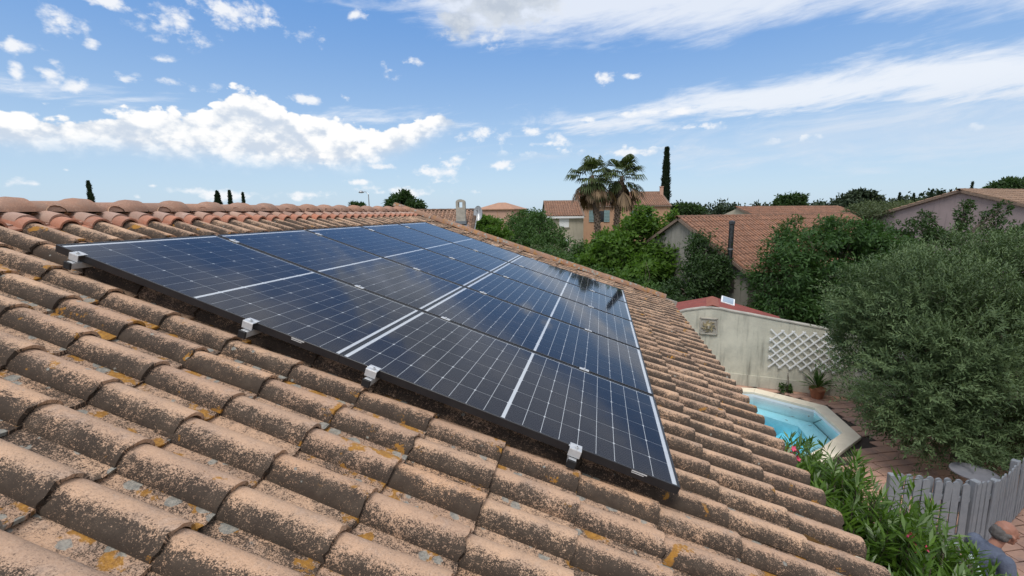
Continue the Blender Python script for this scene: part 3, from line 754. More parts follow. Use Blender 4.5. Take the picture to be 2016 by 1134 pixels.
def olive():
    rg = np.random.default_rng(3)
    k = 9.0 / FPX
    lobes = [lobe(1760, 610, 9.0, 105, 100), lobe(1900, 560, 9.4, 120, 90), lobe(1995, 600, 9.2, 110, 130), lobe(1716, 680, 9.4, 62, 66), lobe(1800, 740, 8.2, 120, 110),
             lobe(1930, 760, 8.2, 120, 130), lobe(1775, 800, 8.2, 66, 52), lobe(1850, 850, 8.0, 90, 40), lobe(1980, 850, 8.0, 80, 60), lobe(2080, 700, 9.0, 110, 170), lobe(1860, 650, 8.4, 130, 120), lobe(2000, 520, 9.6, 90, 50)]
    cb = D(1900, 880, 8.6); org = np.array([cb[0], cb[1], GZ])
    root = empty('olive_tree', org, label='large bushy grey-green olive tree overhanging the pool terrace', cat='tree')
    P, Nr = clump_points(rg, lobes, 12500, clumps=80, tight=0.11, shell=0.45)
    Nr = unit(Nr * 0.7 + unit(P - (org + np.array([0, 0, 2.0]))) * 0.5)
    V, F, _, _ = shoots(rg, P, Nr, 0.30, 13, 0.082, 0.023, up=0.6)
    ok = (V.reshape(-1, 4, 3)[:, :, 2].min(axis=1) > GZ + 0.05)
    V = V.reshape(-1, 4, 3)[ok].reshape(-1, 3)
    link('crown', mesh_np('crown', V - org, np.arange(len(V)).reshape(-1, 4)), MT['lf_olive'], root)
    mb = MB(); fork = Vector((0, 0.1, 0.9))
    mb.tube([(0, 0, -0.1), (0.05, 0.03, 0.45), fork], [0.20, 0.15, 0.13], 9)
    for c, r in lobes:
        e = Vector(c - org); mb.tube([fork, fork.lerp(e, 0.55) + Vector((jit(.1), jit(.1), .12)), e], [0.08, 0.05, 0.015], 6)
        for s in range(5):
            d = unit(rg.normal(size=3)); mb.tube([fork.lerp(e, 0.6), e + Vector(d * r * 0.3), e + Vector(d * r * 0.6)], [0.03, 0.014, 0.004], 5)
    mb.build('trunk', MT['bark'], root, smooth=True)
olive()

def oleander(label, cx, cy, ztop, rad, nst, seed, flowers=()):
    rg = np.random.default_rng(seed)
    root = empty('oleander_bush', (cx, cy, GZ), label=label, cat='shrub', group='oleander bushes along the house')
    st = MB(); PP = []; NN = []
    for i in range(nst):
        a = rg.random() * 6.283; rr = rad * math.sqrt(rg.random())
        bx, by = rr * 0.35 * math.cos(a), rr * 0.35 * math.sin(a)
        h = (ztop - GZ) * (0.72 + 0.28 * rg.random()) * (1 - 0.22 * (rr / rad) ** 2)
        tx, ty = rr * math.cos(a), rr * math.sin(a)
        pts = [Vector((bx, by, 0)), Vector((bx * .5 + tx * .5, by * .5 + ty * .5, h * 0.55)), Vector((tx, ty, h))]
        st.tube(pts, [0.010, 0.008, 0.004], 5, cap=False)
        for s in range(7):
            f = 0.30 + 0.70 * (s + rg.random()) / 7
            p = pts[0].lerp(pts[1], f * 2) if f < 0.5 else pts[1].lerp(pts[2], f * 2 - 1)
            dd = (pts[2] - pts[1]).normalized()
            PP.append(p); NN.append(dd + Vector((math.cos(a + rg.normal()), math.sin(a + rg.normal()), 0.2)) * 0.35 * rg.random() * 2)
    V, F, Dr, sl = shoots(rg, np.array([tuple(p) for p in PP]), unit(np.array([tuple(p) for p in NN])), 0.20, 13, 0.155, 0.025, up=0.45, spread=0.5)
    link('foliage', mesh_np('foliage', V, F), MT['lf_oleander'], root); st.build('stems', MT['bark'], root)
    for (fx, fy, fz) in flowers:
        mb = MB()
        for b in range(5):
            c = Vector((fx - cx + jit(.045), fy - cy + jit(.045), fz - GZ + jit(.04))); tilt = Euler((jit(.8), jit(.8), jit(3)))
            for k in range(5):
                R = (tilt.to_matrix() @ Matrix.Rotation(k * 1.2566, 3, 'Z'))
                mb.add([c, c + R @ Vector((0.018, -0.012, 0.006)), c + R @ Vector((0.034, 0.0, 0.012)), c + R @ Vector((0.018, 0.012, 0.006))], [(0, 1, 2, 3)])
        mb.build('flower_cluster', MT['pink'], root)
MT['pink'] = simple('pink_petals', (0.70, 0.045, 0.12), (0.62, 0.10, 0.20), scale=30, rough=0.6, bstr=0)
f1 = at_z(1553, 888, -2.35); f2 = at_z(1564, 893, -2.40); f3 = at_z(1812, 1080, -2.62); f4 = at_z(1793, 1058, -2.60)
oleander('leafy oleander bush farthest along the eave, with red flowers, in front of the pool', 4.92, 3.25, -2.34, 0.72, 110, 21, [f1, f2])
oleander('leafy oleander bush in the middle of the row between eave and terrace', 5.25, 2.55, -2.28, 0.85, 140, 22)
oleander('leafy oleander bush with pink flowers nearest the camera beside the picket fence', 5.35, 1.75, -2.45, 0.85, 150, 23, [f3, f4])
oleander('low oleander bush at the bottom edge below the eave', 4.95, 1.05, -2.6, 0.70, 90, 24)

sh = [((8.95, 2.5, -0.6), (1.0, 1.0, 0.8)), ((9.6, 2.0, -0.7), (1.3, 1.3, 0.9)), ((9.6, 3.0, -0.9), (0.9, 0.8, 0.7)), ((8.7, 1.6, -0.4), (1.1, 1.1, 0.8)), ((10.4, 2.6, -0.8), (1.2, 1.2, 0.8))]  # tree out of view, added to cast shade on the fence corner
tree('added_shade_tree', 'unseen spreading tree added just outside the right edge to shade the picket fence and chair', 'tree', sh, 16000, (0.16, 0.08), MT['lf_mid'], base=(9.6, 1.6), seed=30, trunk_r=0.12, shell=0.3, clumps=60)
vp = roofpt(3.95, 7.0, HB + 0.14)
tree('verge_weed', 'tiny yellowish weed growing on the far verge of our roof', 'plant', [((vp.x, vp.y, vp.z + 0.04), (0.07, 0.05, 0.05))], 70, (0.05, 0.02), MT['lf_bright'], seed=29, trunk_r=0.004, clumps=9, ground=vp.z - 0.02)
# feathery dark tree behind the wall
tree('feathery_tree', 'big dark green feathery tree behind the garden wall and left of the olive', 'tree',
     [lobe(1590, 478, 15.0, 62, 44), lobe(1665, 464, 15.4, 66, 32), lobe(1545, 545, 14.6, 56, 62), lobe(1530, 600, 14.4, 46, 30), lobe(1720, 478, 15.6, 60, 34), lobe(1650, 570, 14.6, 90, 70), lobe(1730, 520, 15.4, 70, 50), lobe(1700, 600, 14.4, 70, 60), lobe(1600, 610, 14.4, 55, 36), lobe(1790, 520, 15.8, 70, 30)],
     40000, (0.15, 0.050), MT['lf_feather'], seed=31, trunk_r=0.16, clumps=42, tight=0.17, hang=0.25)
tree('sparse_tree', 'sparse dark tree with thin upright branches in front of the mauve gable', 'tree',
     [lobe(1805, 455, 17.5, 34, 22), lobe(1860, 465, 17.5, 40, 22), lobe(1895, 430, 17.5, 16, 26), lobe(1955, 440, 17.5, 22, 30), lobe(2005, 470, 17.5, 34, 24), lobe(1760, 470, 17.5, 34, 18), lobe(1822, 425, 17.5, 12, 14), lobe(1975, 412, 17.5, 12, 14), lobe(1905, 402, 17.5, 12, 8)],
     5200, (0.13, 0.06), MT['lf_dark'], seed=33, trunk_r=0.10, clumps=26, tight=0.16)
tree('grey_shrub_tree', 'grey-green rounded tree between the long roof and the mauve gable', 'tree',
     [lobe(1700, 425, 26, 45, 28), lobe(1750, 418, 26, 45, 22), lobe(1790, 410, 27, 30, 15), lobe(1680, 440, 26, 35, 25)], 9000, (0.13, 0.05), MT['lf_grey'], seed=34, trunk_r=0.15, clumps=50, tight=0.15)
# bright tree in the middle
tree('bright_green_tree', 'tall light green leafy tree in front of the orange house', 'tree',
     [lobe(1265, 470, 20, 50, 48), lobe(1210, 500, 20, 52, 40), lobe(1310, 510, 19.5, 50, 50), lobe(1250, 545, 19, 70, 45), lobe(1268, 435, 20, 26, 30), lobe(1320, 450, 20, 16, 34), lobe(1165, 530, 20, 36, 30), lobe(1345, 560, 19, 40, 36), lobe(1190, 478, 21, 30, 26), lobe(1145, 555, 19, 34, 22), lobe(1330, 480, 20, 22, 30)],
     26000, (0.19, 0.10), MT['lf_bright'], seed=35, trunk_r=0.15, clumps=34, tight=0.15, shell=0.4)
tree('dark_bush', 'dark dense bush against the grey gable beside the metal flue', 'shrub',
     [lobe(1390, 500, 16.6, 38, 40), lobe(1375, 550, 16.2, 45, 40), lobe(1415, 540, 16.2, 26, 36), lobe(1340, 575, 16, 40, 24)], 10000, (0.12, 0.05), MT['lf_dark'], seed=36, trunk_r=0.09, clumps=40, tight=0.17)
tree('shaded_hedge', 'dark shaded undergrowth behind the far edge of our roof', 'shrub',
     [lobe(1110, 540, 21, 60, 36), lobe(1180, 560, 19, 50, 30), lobe(1060, 515, 24, 50, 26), lobe(1150, 505, 24, 30, 28), lobe(1250, 580, 17, 70, 26)], 14000, (0.15, 0.07), MT['lf_mid'], seed=37, trunk_r=0.08, clumps=46, tight=0.17)
tree('round_dark_tree', 'round dark green tree left of the cream house', 'tree',
     [lobe(1030, 440, 34, 40, 26), lobe(1065, 455, 33, 40, 34), lobe(1020, 470, 32, 34, 30), lobe(1085, 490, 31, 36, 34), lobe(1050, 500, 30, 44, 30)], 15000, (0.20, 0.09), MT['lf_mid'], seed=38, trunk_r=0.2, clumps=52, tight=0.15)
tree('small_bright_tree', 'small bright green tree beside the satellite dish', 'tree',
     [lobe(968, 452, 27, 28, 26), lobe(958, 468, 26, 24, 24), lobe(985, 475, 26, 22, 24), lobe(950, 440, 27, 14, 14)], 8000, (0.17, 0.09), MT['lf_bright'], seed=39, trunk_r=0.12, clumps=40, tight=0.16)
tree('brownish_shrub', 'brownish dark shrub just beyond the tiled verge below the cream house', 'shrub',
     [lobe(1080, 512, 27, 40, 22), lobe(1045, 505, 27, 30, 18)], 6000, (0.16, 0.07), MT['lf_grey'], seed=40, trunk_r=0.08)
# behind the ridge
tree('ridge_tree', 'bushy pine-like tree rising behind the far end of our ridge', 'tree',
     [lobe(793, 400, 40, 20, 18), lobe(775, 408, 40, 16, 14), lobe(815, 408, 40, 22, 12), lobe(797, 388, 40, 10, 10)], 5000, (0.34, 0.14), MT['lf_dark'], seed=41, trunk_r=0.2, clumps=26, tight=0.16)
tree('small_tree_top', 'tiny dark tree top peeping over the ridge beside the street lamp', 'tree', [lobe(703, 406, 60, 14, 6)], 900, (0.4, 0.18), MT['lf_dark'], seed=42, trunk_r=0.12, clumps=18)
tree('umbrella_pine', 'round dark umbrella pine on the skyline at the right edge', 'tree',
     [lobe(1985, 366, 60, 28, 11), lobe(1965, 372, 60, 18, 8), lobe(2008, 368, 60, 20, 10)], 5000, (0.45, 0.18), MT['lf_dark'], seed=43, trunk_r=0.25, clumps=40)
def cypress(label, px, ytop, ybase, dep, wpx, seed, lean=0.0, n=5000, flat=1.0):
    rg = np.random.default_rng(seed)
    B = D(px, ybase, dep); T = D(px, ytop, dep); h = T[2] - GZ; w = wpx * dep / FPX / 2
    root = empty('cypress', (B[0], B[1], GZ), label=label, cat='tree', group='cypresses')
    t = rg.random(n); prof = np.where(t < 0.12, 0.5 + t / 0.24, np.where(t < 0.45, 1.0, ((1 - t) / 0.55) ** 0.75)) * w
    prof = prof * (0.9 + 0.16 * np.sin(t * 40 + seed))
    a = rg.random(n) * 6.283; rr = prof * (0.55 + 0.5 * rg.random(n))
    P = np.stack([rr * np.cos(a) + lean * t * h, rr * np.sin(a), 0.3 + t * (h - 0.3)], 1)
    Dr = np.stack([np.cos(a) * 0.35 + lean, np.sin(a) * 0.35, np.full(n, 1.0)], 1) + rg.normal(size=(n, 3)) * 0.25
    V, F = leaf_quads(P, Dr, np.stack([np.cos(a), np.sin(a), np.full(n, .3)], 1), h * 0.035 + 0.12, w * 0.22 + 0.04)
    link('crown', mesh_np('crown', V, F), MT['lf_cypress'], root)
    MB().tube([(0, 0, -0.1), (lean * h * .5, 0, h * .5), (lean * h * .97, 0, h * .95)], [w * 0.22, w * 0.12, 0.01], 7).build('trunk', MT['bark'], root)
cypress('tall slender cypress behind the chimney of the orange house', 1309, 297, 400, 66, 17, 51, 0.0, 7000)
cypress('leaning thin cypress alone behind the ridge at the left', 182, 360, 402, 70, 15, 52, -0.02, 2500)
cypress('broad cypress, leftmost of the three behind the ridge', 430, 379, 405, 70, 24, 53, 0.0, 3000)
cypress('pointed cypress in the middle of the three behind the ridge', 455, 378, 405, 70, 13, 54, -0.01, 2500)
cypress('thinnest cypress, rightmost of the three behind the ridge', 481, 382, 405, 70, 9, 55, -0.01, 2000)
cypress('tiny cypress tip on the skyline above the mauve gable', 1912, 360, 380, 90, 8, 56, 0.0, 1500)
# ------------------------------------------------------------------ palms
def palm(label, px, ycrown, ybase, pxb, dep, rpx, seed):
    rg = np.random.default_rng(seed); k = dep / FPX
    C = D(px, ycrown, dep); B = D(pxb, ybase, dep); h = C[2] - GZ
    root = empty('fan_palm', (B[0], B[1], GZ), label=label, cat='palm', group='fan palms')
    dxp = C[0] - B[0]; dyp = C[1] - B[1]
    pts = [Vector((dxp * t * t, dyp * t * t, h * t)) for t in np.linspace(0, 1, 12)]
    mb = MB(); mb.tube(pts, [0.34, 0.30] + [0.25] * 8 + [0.22, 0.16], 12)
    mb.build('trunk', MT['palm_trunk'], root, smooth=True)
    bs = MB()
    for i in range(150):                    # old leaf bases on the trunk
        t = 0.25 + 0.7 * i / 150; p = Vector((dxp * t * t, dyp * t * t, h * t)); a = i * 2.4
        d = Vector((math.cos(a), math.sin(a), 0)); bs.beam(p + d * 0.22, p + d * 0.36 + Vector((0, 0, 0.17)), 0.12, 0.04)
    bs.build('leaf_bases', MT['palm_trunk'], root)
    R = rpx * k
    def frond(mbV, el_, a, rr, droop, blades, width):
        d0 = np.array([math.cos(a) * math.cos(el_), math.sin(a) * math.cos(el_), math.sin(el_)])
        base = np.array([dxp, dyp, h - 0.1]); hub = base + d0 * rr * 0.45
        side = unit(np.cross(d0, [0, 0, 1.0])); upv = np.cross(side, d0)
        # petiole
        mbV.append(np.stack([base - side * .02, base + side * .02, hub + side * .015, hub - side * .015]))
        for b in range(blades):
            f = (b / (blades - 1) - 0.5) * 2
            ang = f * width
            dd = d0 * math.cos(ang) + side * math.sin(ang) + upv * rg.normal() * 0.05
            L = rr * 0.62 * (1 - 0.25 * abs(f))
            m1 = hub + dd * L * 0.55; dd2 = unit(dd + np.array([0, 0, -droop])); tip = m1 + dd2 * L * 0.45
            sw = np.cross(dd, upv) * L * 0.06
            mbV.append(np.stack([hub, m1 - sw, tip, m1 + sw]))
    G = []; Dd = []
    for i in range(36):
        el_ = -0.95 + 2.3 * rg.random(); frond(G, el_, i * 2.4 + rg.random(), R * (0.70 + 0.42 * rg.random()), 0.7 + 0.9 * rg.random(), 13, 1.15)
    for i in range(46):
        el_ = -1.50 + 0.85 * rg.random(); frond(Dd, el_, i * 2.4 + rg.random(), R * (0.55 + 0.75 * rg.random()), 1.6, 10, 0.6)
    for nm, A, mt_ in (('fronds', G, MT['lf_palm']), ('dead_frond_skirt', Dd, MT['lf_dead'])):
        V = np.concatenate(A); link(nm, mesh_np(nm, V, np.arange(len(V)).reshape(-1, 4)), mt_, root)
MT['palm_trunk'] = simple('palm_trunk', (0.17, 0.125, 0.09), (0.09, 0.068, 0.05), scale=5, bstr=0.8, bdist=0.05)
palm('tall fan palm, left of the pair before the orange house', 1166, 346, 470, 1178, 44, 58, 61)
palm('tall fan palm, right of the pair before the orange house', 1225, 347, 475, 1211, 46, 60, 62)

# ------------------------------------------------------------------ houses
def wall_mat(name, c, c2, stain=0.5):
    mt, N = new_mat(name); t = N.n('ShaderNodeTexCoord').outputs['Object']
    x, y, z = N.sep(t)
    a = N.noise(t, 1.2, 6, 0.62); b = N.noise(N.comb(N.math('MULTIPLY', x, 4.0), N.math('MULTIPLY', y, 4.0), N.math('MULTIPLY', z, 0.45)), 1.4, 6, 0.65); f = N.noise(t, 26, 4, 0.6)
    col = N.mix(N.sstep(a, 0.3, 0.7), c, c2)
    col = N.mix(N.math('MULTIPLY', N.sstep(b, 0.48, 0.75), stain), col, tuple(q * 0.35 for q in c2))
    col = N.mix(N.math('MULTIPLY', N.sstep(f, 0.5, 0.8), 0.2), col, tuple(q * 0.55 for q in c2))
    finish(N, col, 0.92, N.math('ADD', a, N.math('MULTIPLY', f, 0.5)), 0.35, 0.02, spec=0.15)
    return mt
MT['w_grey'] = wall_mat('streaked_grey_render', (0.33, 0.31, 0.265), (0.25, 0.235, 0.205), 0.65)
MT['w_mauve'] = wall_mat('mauve_render', (0.33, 0.265, 0.26), (0.28, 0.225, 0.22), 0.35)
MT['w_orange'] = wall_mat('orange_render', (0.47, 0.285, 0.18), (0.42, 0.255, 0.165), 0.25)
MT['w_cream'] = wall_mat('cream_render_house', (0.47, 0.42, 0.325), (0.42, 0.375, 0.29), 0.25)
MT['w_pink'] = wall_mat('pink_render', (0.50, 0.31, 0.23), (0.45, 0.28, 0.21), 0.15)
MT['w_garden'] = wall_mat('stained_garden_wall', (0.64, 0.61, 0.50), (0.45, 0.435, 0.36), 0.72)
MT['white'] = simple('white_paint', (0.80, 0.80, 0.79), (0.74, 0.74, 0.73), scale=7, rough=0.6)
MT['shutter'] = simple('grey_blue_shutter', (0.20, 0.29, 0.29), (0.16, 0.24, 0.24), scale=12, rough=0.6)
MT['dark_glass'] = simple('dark_window', (0.02, 0.024, 0.028), scale=3, rough=0.08, bstr=0, spec=0.6)
MT['zinc'] = simple('zinc', (0.42, 0.43, 0.44), (0.30, 0.31, 0.32), scale=9, rough=0.4, metal=0.6)
MT['steel'] = simple('flue_steel', (0.10, 0.11, 0.115), (0.05, 0.05, 0.055), scale=12, rough=0.32, metal=0.8)
MT['lead'] = simple('lead_flashing', (0.16, 0.18, 0.20), scale=12, rough=0.55)
MT['stone'] = simple('pale_concrete', (0.42, 0.39, 0.33), (0.30, 0.28, 0.24), scale=5)
lowA = dict(nb=5, npan=1, lens=(0.0, -0.44), under=False)
lowB = dict(nb=4, npan=1, lens=(0.0, -0.44), under=False)
def tiled_slope(parent, org, ridge_pt, down, along, n_down, n_along, mat, maxparts, roll=0.0, cfg=lowA, scale=1.0):
    """tiles on one slope. ridge_pt: top corner, down: unit vector down the slope, along: unit vector along the ridge (world)"""
    d = Vector(down).normalized(); a = Vector(along).normalized(); n = d.cross(a).normalized()
    if n.z < 0:
        n = -n
    # right-handed frame: x=d, y=n x d
    y = n.cross(d); flip = y.dot(a) < 0
    R = Matrix((d, y, n)).transposed().to_4x4()
    L = []
    for k in range(n_down):
        for j in range(n_along):
            jj = (j + 1) if flip else j
            p = Vector(ridge_pt) + d * ((GA * (k + 1) + jit(0.006)) * scale) + a * ((PI_ * jj + jit(0.004)) * scale) + n * 0.03
            q = RW @ (np.array(p) - CAM)
            L.append((q[2], Matrix.Translation(p - Vector(org)) @ R @ Euler((jit(.012), jit(.01), jit(.012))).to_matrix().to_4x4() @ Matrix.Scale(scale, 4)))
    L.sort(key=lambda t: t[0])
    if maxparts:
        me = make_tile_mesh('far_tile', mat, **cfg)
        for _, mm in L[:maxparts]:
            o = link('roof_tile', me, parent=parent); o.matrix_local = mm
    merged_tiles('roof_tiles', [mm for _, mm in L[maxparts:]], mat, parent, **cfg)
def gable_house(name, label, apex, dep, rdir, length, runL, runR, dropL, dropR, wall, tilemat, parts_R=0, parts_L=0, overhang=0.12, cat='house', over_end=0.1, scale=1.0, do_left=True, ground=GZ - 0.1):
    """gable facing the camera: apex point of the gable, ridge running away along rdir"""
    P0 = Vector(D(*apex, dep)); r = Vector((rdir[0], rdir[1], 0)).normalized(); s = Vector((r.y, -r.x, 0))     # s: to the right
    root = empty(name, (P0.x, P0.y, GZ), label=label, cat=cat); O = Vector((P0.x, P0.y, GZ))
    zr = P0.z - 0.08
    A = Vector((P0.x, P0.y, zr)); R_ = A + s * runR - Vector((0, 0, dropR)); L_ = A - s * runL - Vector((0, 0, dropL))
    gz = Vector((0, 0, ground))
    mb = MB(O); mb.prism([A, R_, Vector((R_.x, R_.y, ground)), Vector((L_.x, L_.y, ground)), L_], r * length); mb.build('wall', wall, root)
    for side, (run, drop, npz) in ((1, (runR, dropR, parts_R)), (-1, (runL, dropL, parts_L))):
        if side < 0 and not do_left: continue
        dn = (s * side * run - Vector((0, 0, drop))); ln = dn.length; dn.normalize()
        q = A - r * over_end; nrm = dn.cross(r); nrm = nrm if nrm.z > 0 else -nrm
        sl = MB(O); T = q + nrm * 0.012; E_ = T + dn * (ln + overhang)
        sl.prism([T, E_, E_ + r * (length + 2 * over_end), T + r * (length + 2 * over_end)], nrm * 0.03); sl.build('roof_boards', MT['deck'], root)
        tiled_slope(root, O, q + nrm * 0.045, dn, r, int((ln + overhang + 0.05) / (GA * scale)), int((length + 2 * over_end) / (PI_ * scale)), tilemat, npz, scale=scale)
    # ridge caps and verge
    rm = arc_tile('far_ridge_tile', tilemat, [(-0.2, 0.10 * scale, 0.08 * scale), (0.16, 0.105 * scale, 0.085 * scale), (0.24, 0.118 * scale, 0.097 * scale)], nb=6)
    n = int((length + 0.2) / (0.42 * scale)); ang = math.atan2(-r.x, r.y)
    for i in range(n):
        p = A - r * 0.02 + r * 0.42 * scale * i - O
        link('ridge_tile', rm, parent=root, loc=(p.x, p.y, zr + 0.075 * scale - GZ), rot=(0, 0, ang))
    for side, (run, drop) in ((1, (runR, dropR)), (-1, (runL, dropL))):
        if side < 0 and not do_left: continue
        dn = (s * side * run - Vector((0, 0, drop))); ln = dn.length; dn.normalize(); nrm = dn.cross(r); nrm = nrm if nrm.z > 0 else -nrm
        vb = MB(O)
        vb.beam(A - r * (over_end + 0.01) + nrm * 0.02, A - r * (over_end + 0.01) + dn * (ln + overhang) + nrm * 0.02, 0.06, 0.10, up=nrm); vb.build('verge', tilemat if False else MT['w_vg'], root)
    return root, O, A, r, s
MT['w_vg'] = simple('verge_mortar', (0.22, 0.155, 0.115), (0.15, 0.11, 0.085), scale=12)
# long house with the grey gable
def long_house():
    root, O, A, r, s = gable_house('long_house', 'long low house with streaked grey gable, orange tiled roof and metal flue', (1340, 428), 18.2, (0.765, 0.644), 12.6, 3.1, 3.0, 1.86, 1.80, MT['w_grey'], MT['tile_long'], parts_R=290, over_end=0.12)
    # flue up the gable
    rv = np.array([r.x, r.y, 0.0]); pl = np.array(A - r * 0.22)
    t_ = on_plane(1441, 440, pl, rv); b_ = on_plane(1440, 528, pl, rv)
    return root, O, A, r, s, t_, b_
LH = long_house()
root, O, A, r, s, ft, fbm = LH
fl = empty('flue_pipe', (ft[0], ft[1], fbm[2]), label='dark steel flue pipe standing up against the grey gable', cat='flue')
hgt_ = ft[2] - fbm[2]
mb = MB(); mb.tube([(0, 0, 0), (0, 0, hgt_)], 0.085, 14); mb.build('pipe', MT['steel'], fl, smooth=False)
mb = MB(); mb.lathe([(0.0, 0.12), (0.10, 0.10), (0.105, 0.0), (0.085, -0.02)], (0, 0, hgt_ - 0.02), 14); mb.build('cap', MT['steel'], fl)
mb = MB(); mb.lathe([(0.09, -0.02), (0.098, -0.02), (0.098, 0.02), (0.09, 0.02)], (0, 0, hgt_ * 0.43), 14); mb.build('band', MT['zinc'], fl)
mb = MB(); mb.box((0.0, 0.05, -0.30), (0.34, 0.30, 0.06)); mb.box((0.10, 0.05, -0.62), (0.16, 0.22, 0.5)); mb.build('bracket', MT['deck'], fl)
mb = MB(O); q = A - r * 0.02 + s * 1.35; mb.box(Vector((q.x, q.y, -3.1)), (0.10, 0.10, 1.6)); mb.build('downpipe', MT['steel'], root)
mb = MB(O); q = A - r * 0.03 + s * 1.75; mb.box(Vector((q.x, q.y, -3.2)), (0.22, 0.22, 1.5)); mb.build('doorway', MT['dark_glass'], root)
# roof behind it
gable_house('tiled_outbuilding', 'low tiled roof showing behind the ridge of the long house', (1452, 408), 34, (0.83, 0.56), 11.5, 3.0, 3.2, 1.1, 1.15, MT['w_cream'], MT['tile_long'], parts_R=0, do_left=False, scale=1.0)
# mauve house at the right
gable_house('mauve_house', 'house at the right edge with mauve gable and brown tiled roof', (1893, 374), 22, (0.86, 0.51), 9.0, 6.2, 6.4, 1.95, 1.95, MT['w_mauve'], MT['tile_brown'], parts_R=160, over_end=0.1)

# orange house (two storeys) seen along its eave, roof sloping towards us
def eave_house(name, label, eL, eR, dep, ridge_y, wall, tilemat, rise, run, tscale=1.0, cat='house', wallh_to=GZ - 0.1, over=0.25):
    a = Vector(D(*eL, dep)); b = Vector(D(*eR, dep)); zz = (a.z + b.z) / 2; a.z = b.z = zz
    al = (b - a).normalized(); bk = Vector((-al.y, al.x, 0)); bk = bk if bk.dot(Vector((0, 1, 0))) > 0 else -bk
    O = Vector(((a.x + b.x) / 2, (a.y + b.y) / 2, GZ)); root = empty(name, O, label=label, cat=cat)
    ln = (b - a).length
    G = lambda p: Vector((p.x, p.y, wallh_to))
    m1 = a + bk * run + Vector((0, 0, rise)); b2 = a + bk * run * 2
    mb = MB(O); mb.prism([a, m1, b2, G(b2), G(a)], al * ln); mb.build('wall', wall, root)
    dn = (-bk * run - Vector((0, 0, rise))); L = dn.length; dn.normalize(); nrm = dn.cross(al); nrm = nrm if nrm.z > 0 else -nrm
    T = m1 - al * 0.15 + nrm * 0.02
    sl = MB(O); sl.prism([T, T + dn * (L + over), T + dn * (L + over) + al * (ln + 0.3), T + al * (ln + 0.3)], nrm * 0.05)
    T2 = m1 - al * 0.15; d2 = (bk * run - Vector((0, 0, rise))).normalized()
    sl.prism([T2, T2 + d2 * (L + over), T2 + d2 * (L + over) + al * (ln + 0.3), T2 + al * (ln + 0.3)], (0, 0, 0.06)); sl.build('roof', MT['w_vg'], root)
    tiled_slope(root, O, T + nrm * 0.05, dn, al, int((L + over) / (GA * tscale)), int((ln + 0.3) / (PI_ * tscale)), tilemat, 0, cfg=lowB, scale=tscale)
    rg_ = MB(O); rg_.tube([m1 - al * 0.15 + Vector((0, 0, 0.06)), m1 + al * (ln + 0.15) + Vector((0, 0, 0.06))], 0.13, 8); rg_.build('ridge', MT['w_vg'], root)
    return root, O, a, al, bk, ln, zz
def wall_rect(root, O, a, bk, nm, px0, py0, px1, py1, mat, proud=0.03, thick=0.05):
    n = np.array(bk); P = np.array(a) - n * proud
    c0 = Vector(on_plane(px0, py0, P, n)); c1 = Vector(on_plane(px1, py1, P, n))
    w = (Vector((c1.x, c1.y, 0)) - Vector((c0.x, c0.y, 0)))
    mb = MB(O); z0_, z1_ = min(c0.z, c1.z), max(c0.z, c1.z)
    p = Vector((c0.x, c0.y, z0_)); mb.prism([p, p + w, p + w + Vector((0, 0, z1_ - z0_)), p + Vector((0, 0, z1_ - z0_))], Vector(bk) * thick)
    return mb.build(nm, mat, root)
root, O, a, al, bk, ln, zz = eave_house('orange_house', 'two-storey orange rendered house with blue-grey shutters behind the palms', (1146, 408), (1320, 404), 58, 380, MT['w_orange'], MT['tile_far'], 1.75, 4.2, 1.25)
for x0_, x1_, xa, xb in ((1170, 1186, 1160, 1200), (1266, 1278, 1244, 1283)):
    wall_rect(root, O, a, bk, 'window', xa + 10, 415, xb - 10, 437, MT['dark_glass'], 0.02)
    for (p0, p1) in ((xa, xa + 10.5), (xb - 10.5, xb)):
        sh = wall_rect(root, O, a, bk, 'shutter', p0, 414, p1, 437, MT['shutter'], 0.08)
        for yy in (420, 426, 432): wall_rect(root, O, a, bk, 'louvre', p0 + 0.8, yy - 0.6, p1 - 0.8, yy + 0.6, MT['shutter'], 0.11).parent = root
cbp = Vector(D(1302, 380, 61)); mb = MB(O)
mb.box(cbp + Vector((0, 0, 0.2)), (0.42, 0.5, 1.1)); mb.box(cbp + Vector((0, 0, 0.80)), (0.52, 0.6, 0.08)); ch = mb.build('chimney', MT['w_pink'], root)
# cream house in front of it
root, O, a, al, bk, ln, zz = eave_house('cream_house', 'cream two-storey house with red tiled roof, white eave and closed white shutter', (1077, 426), (1149, 425), 50, 398, MT['w_cream'], MT['tile_far'], 1.55, 3.6, 1.25)
wall_rect(root, O, a, bk, 'eave_fascia', 1074, 426.3, 1150, 429.5, MT['white'], 0.28, 0.05)
w1 = wall_rect(root, O, a, bk, 'roller_shutter', 1101, 430.5, 1120, 447, MT['white'], 0.03)
wall_rect(root, O, a, bk, 'window_sill', 1100, 447.2, 1121.5, 449, MT['stone'], 0.10)
wall_rect(root, O, a, bk, 'window', 1109, 470, 1120, 486, MT['white'], 0.03)
wall_rect(root, O, a, bk, 'balcony_floor', 1102, 490, 1128, 493, MT['stone'], 0.9, 0.85)
for i in range(8): wall_rect(root, O, a, bk, 'baluster', 1106 + i * 2.3, 493.3, 1107.3 + i * 2.3, 500.5, MT['stone'], 0.88, 0.07)
wall_rect(root, O, a, bk, 'balcony_post', 1124.5, 488, 1128.5, 503, MT['stone'], 0.92, 0.2)
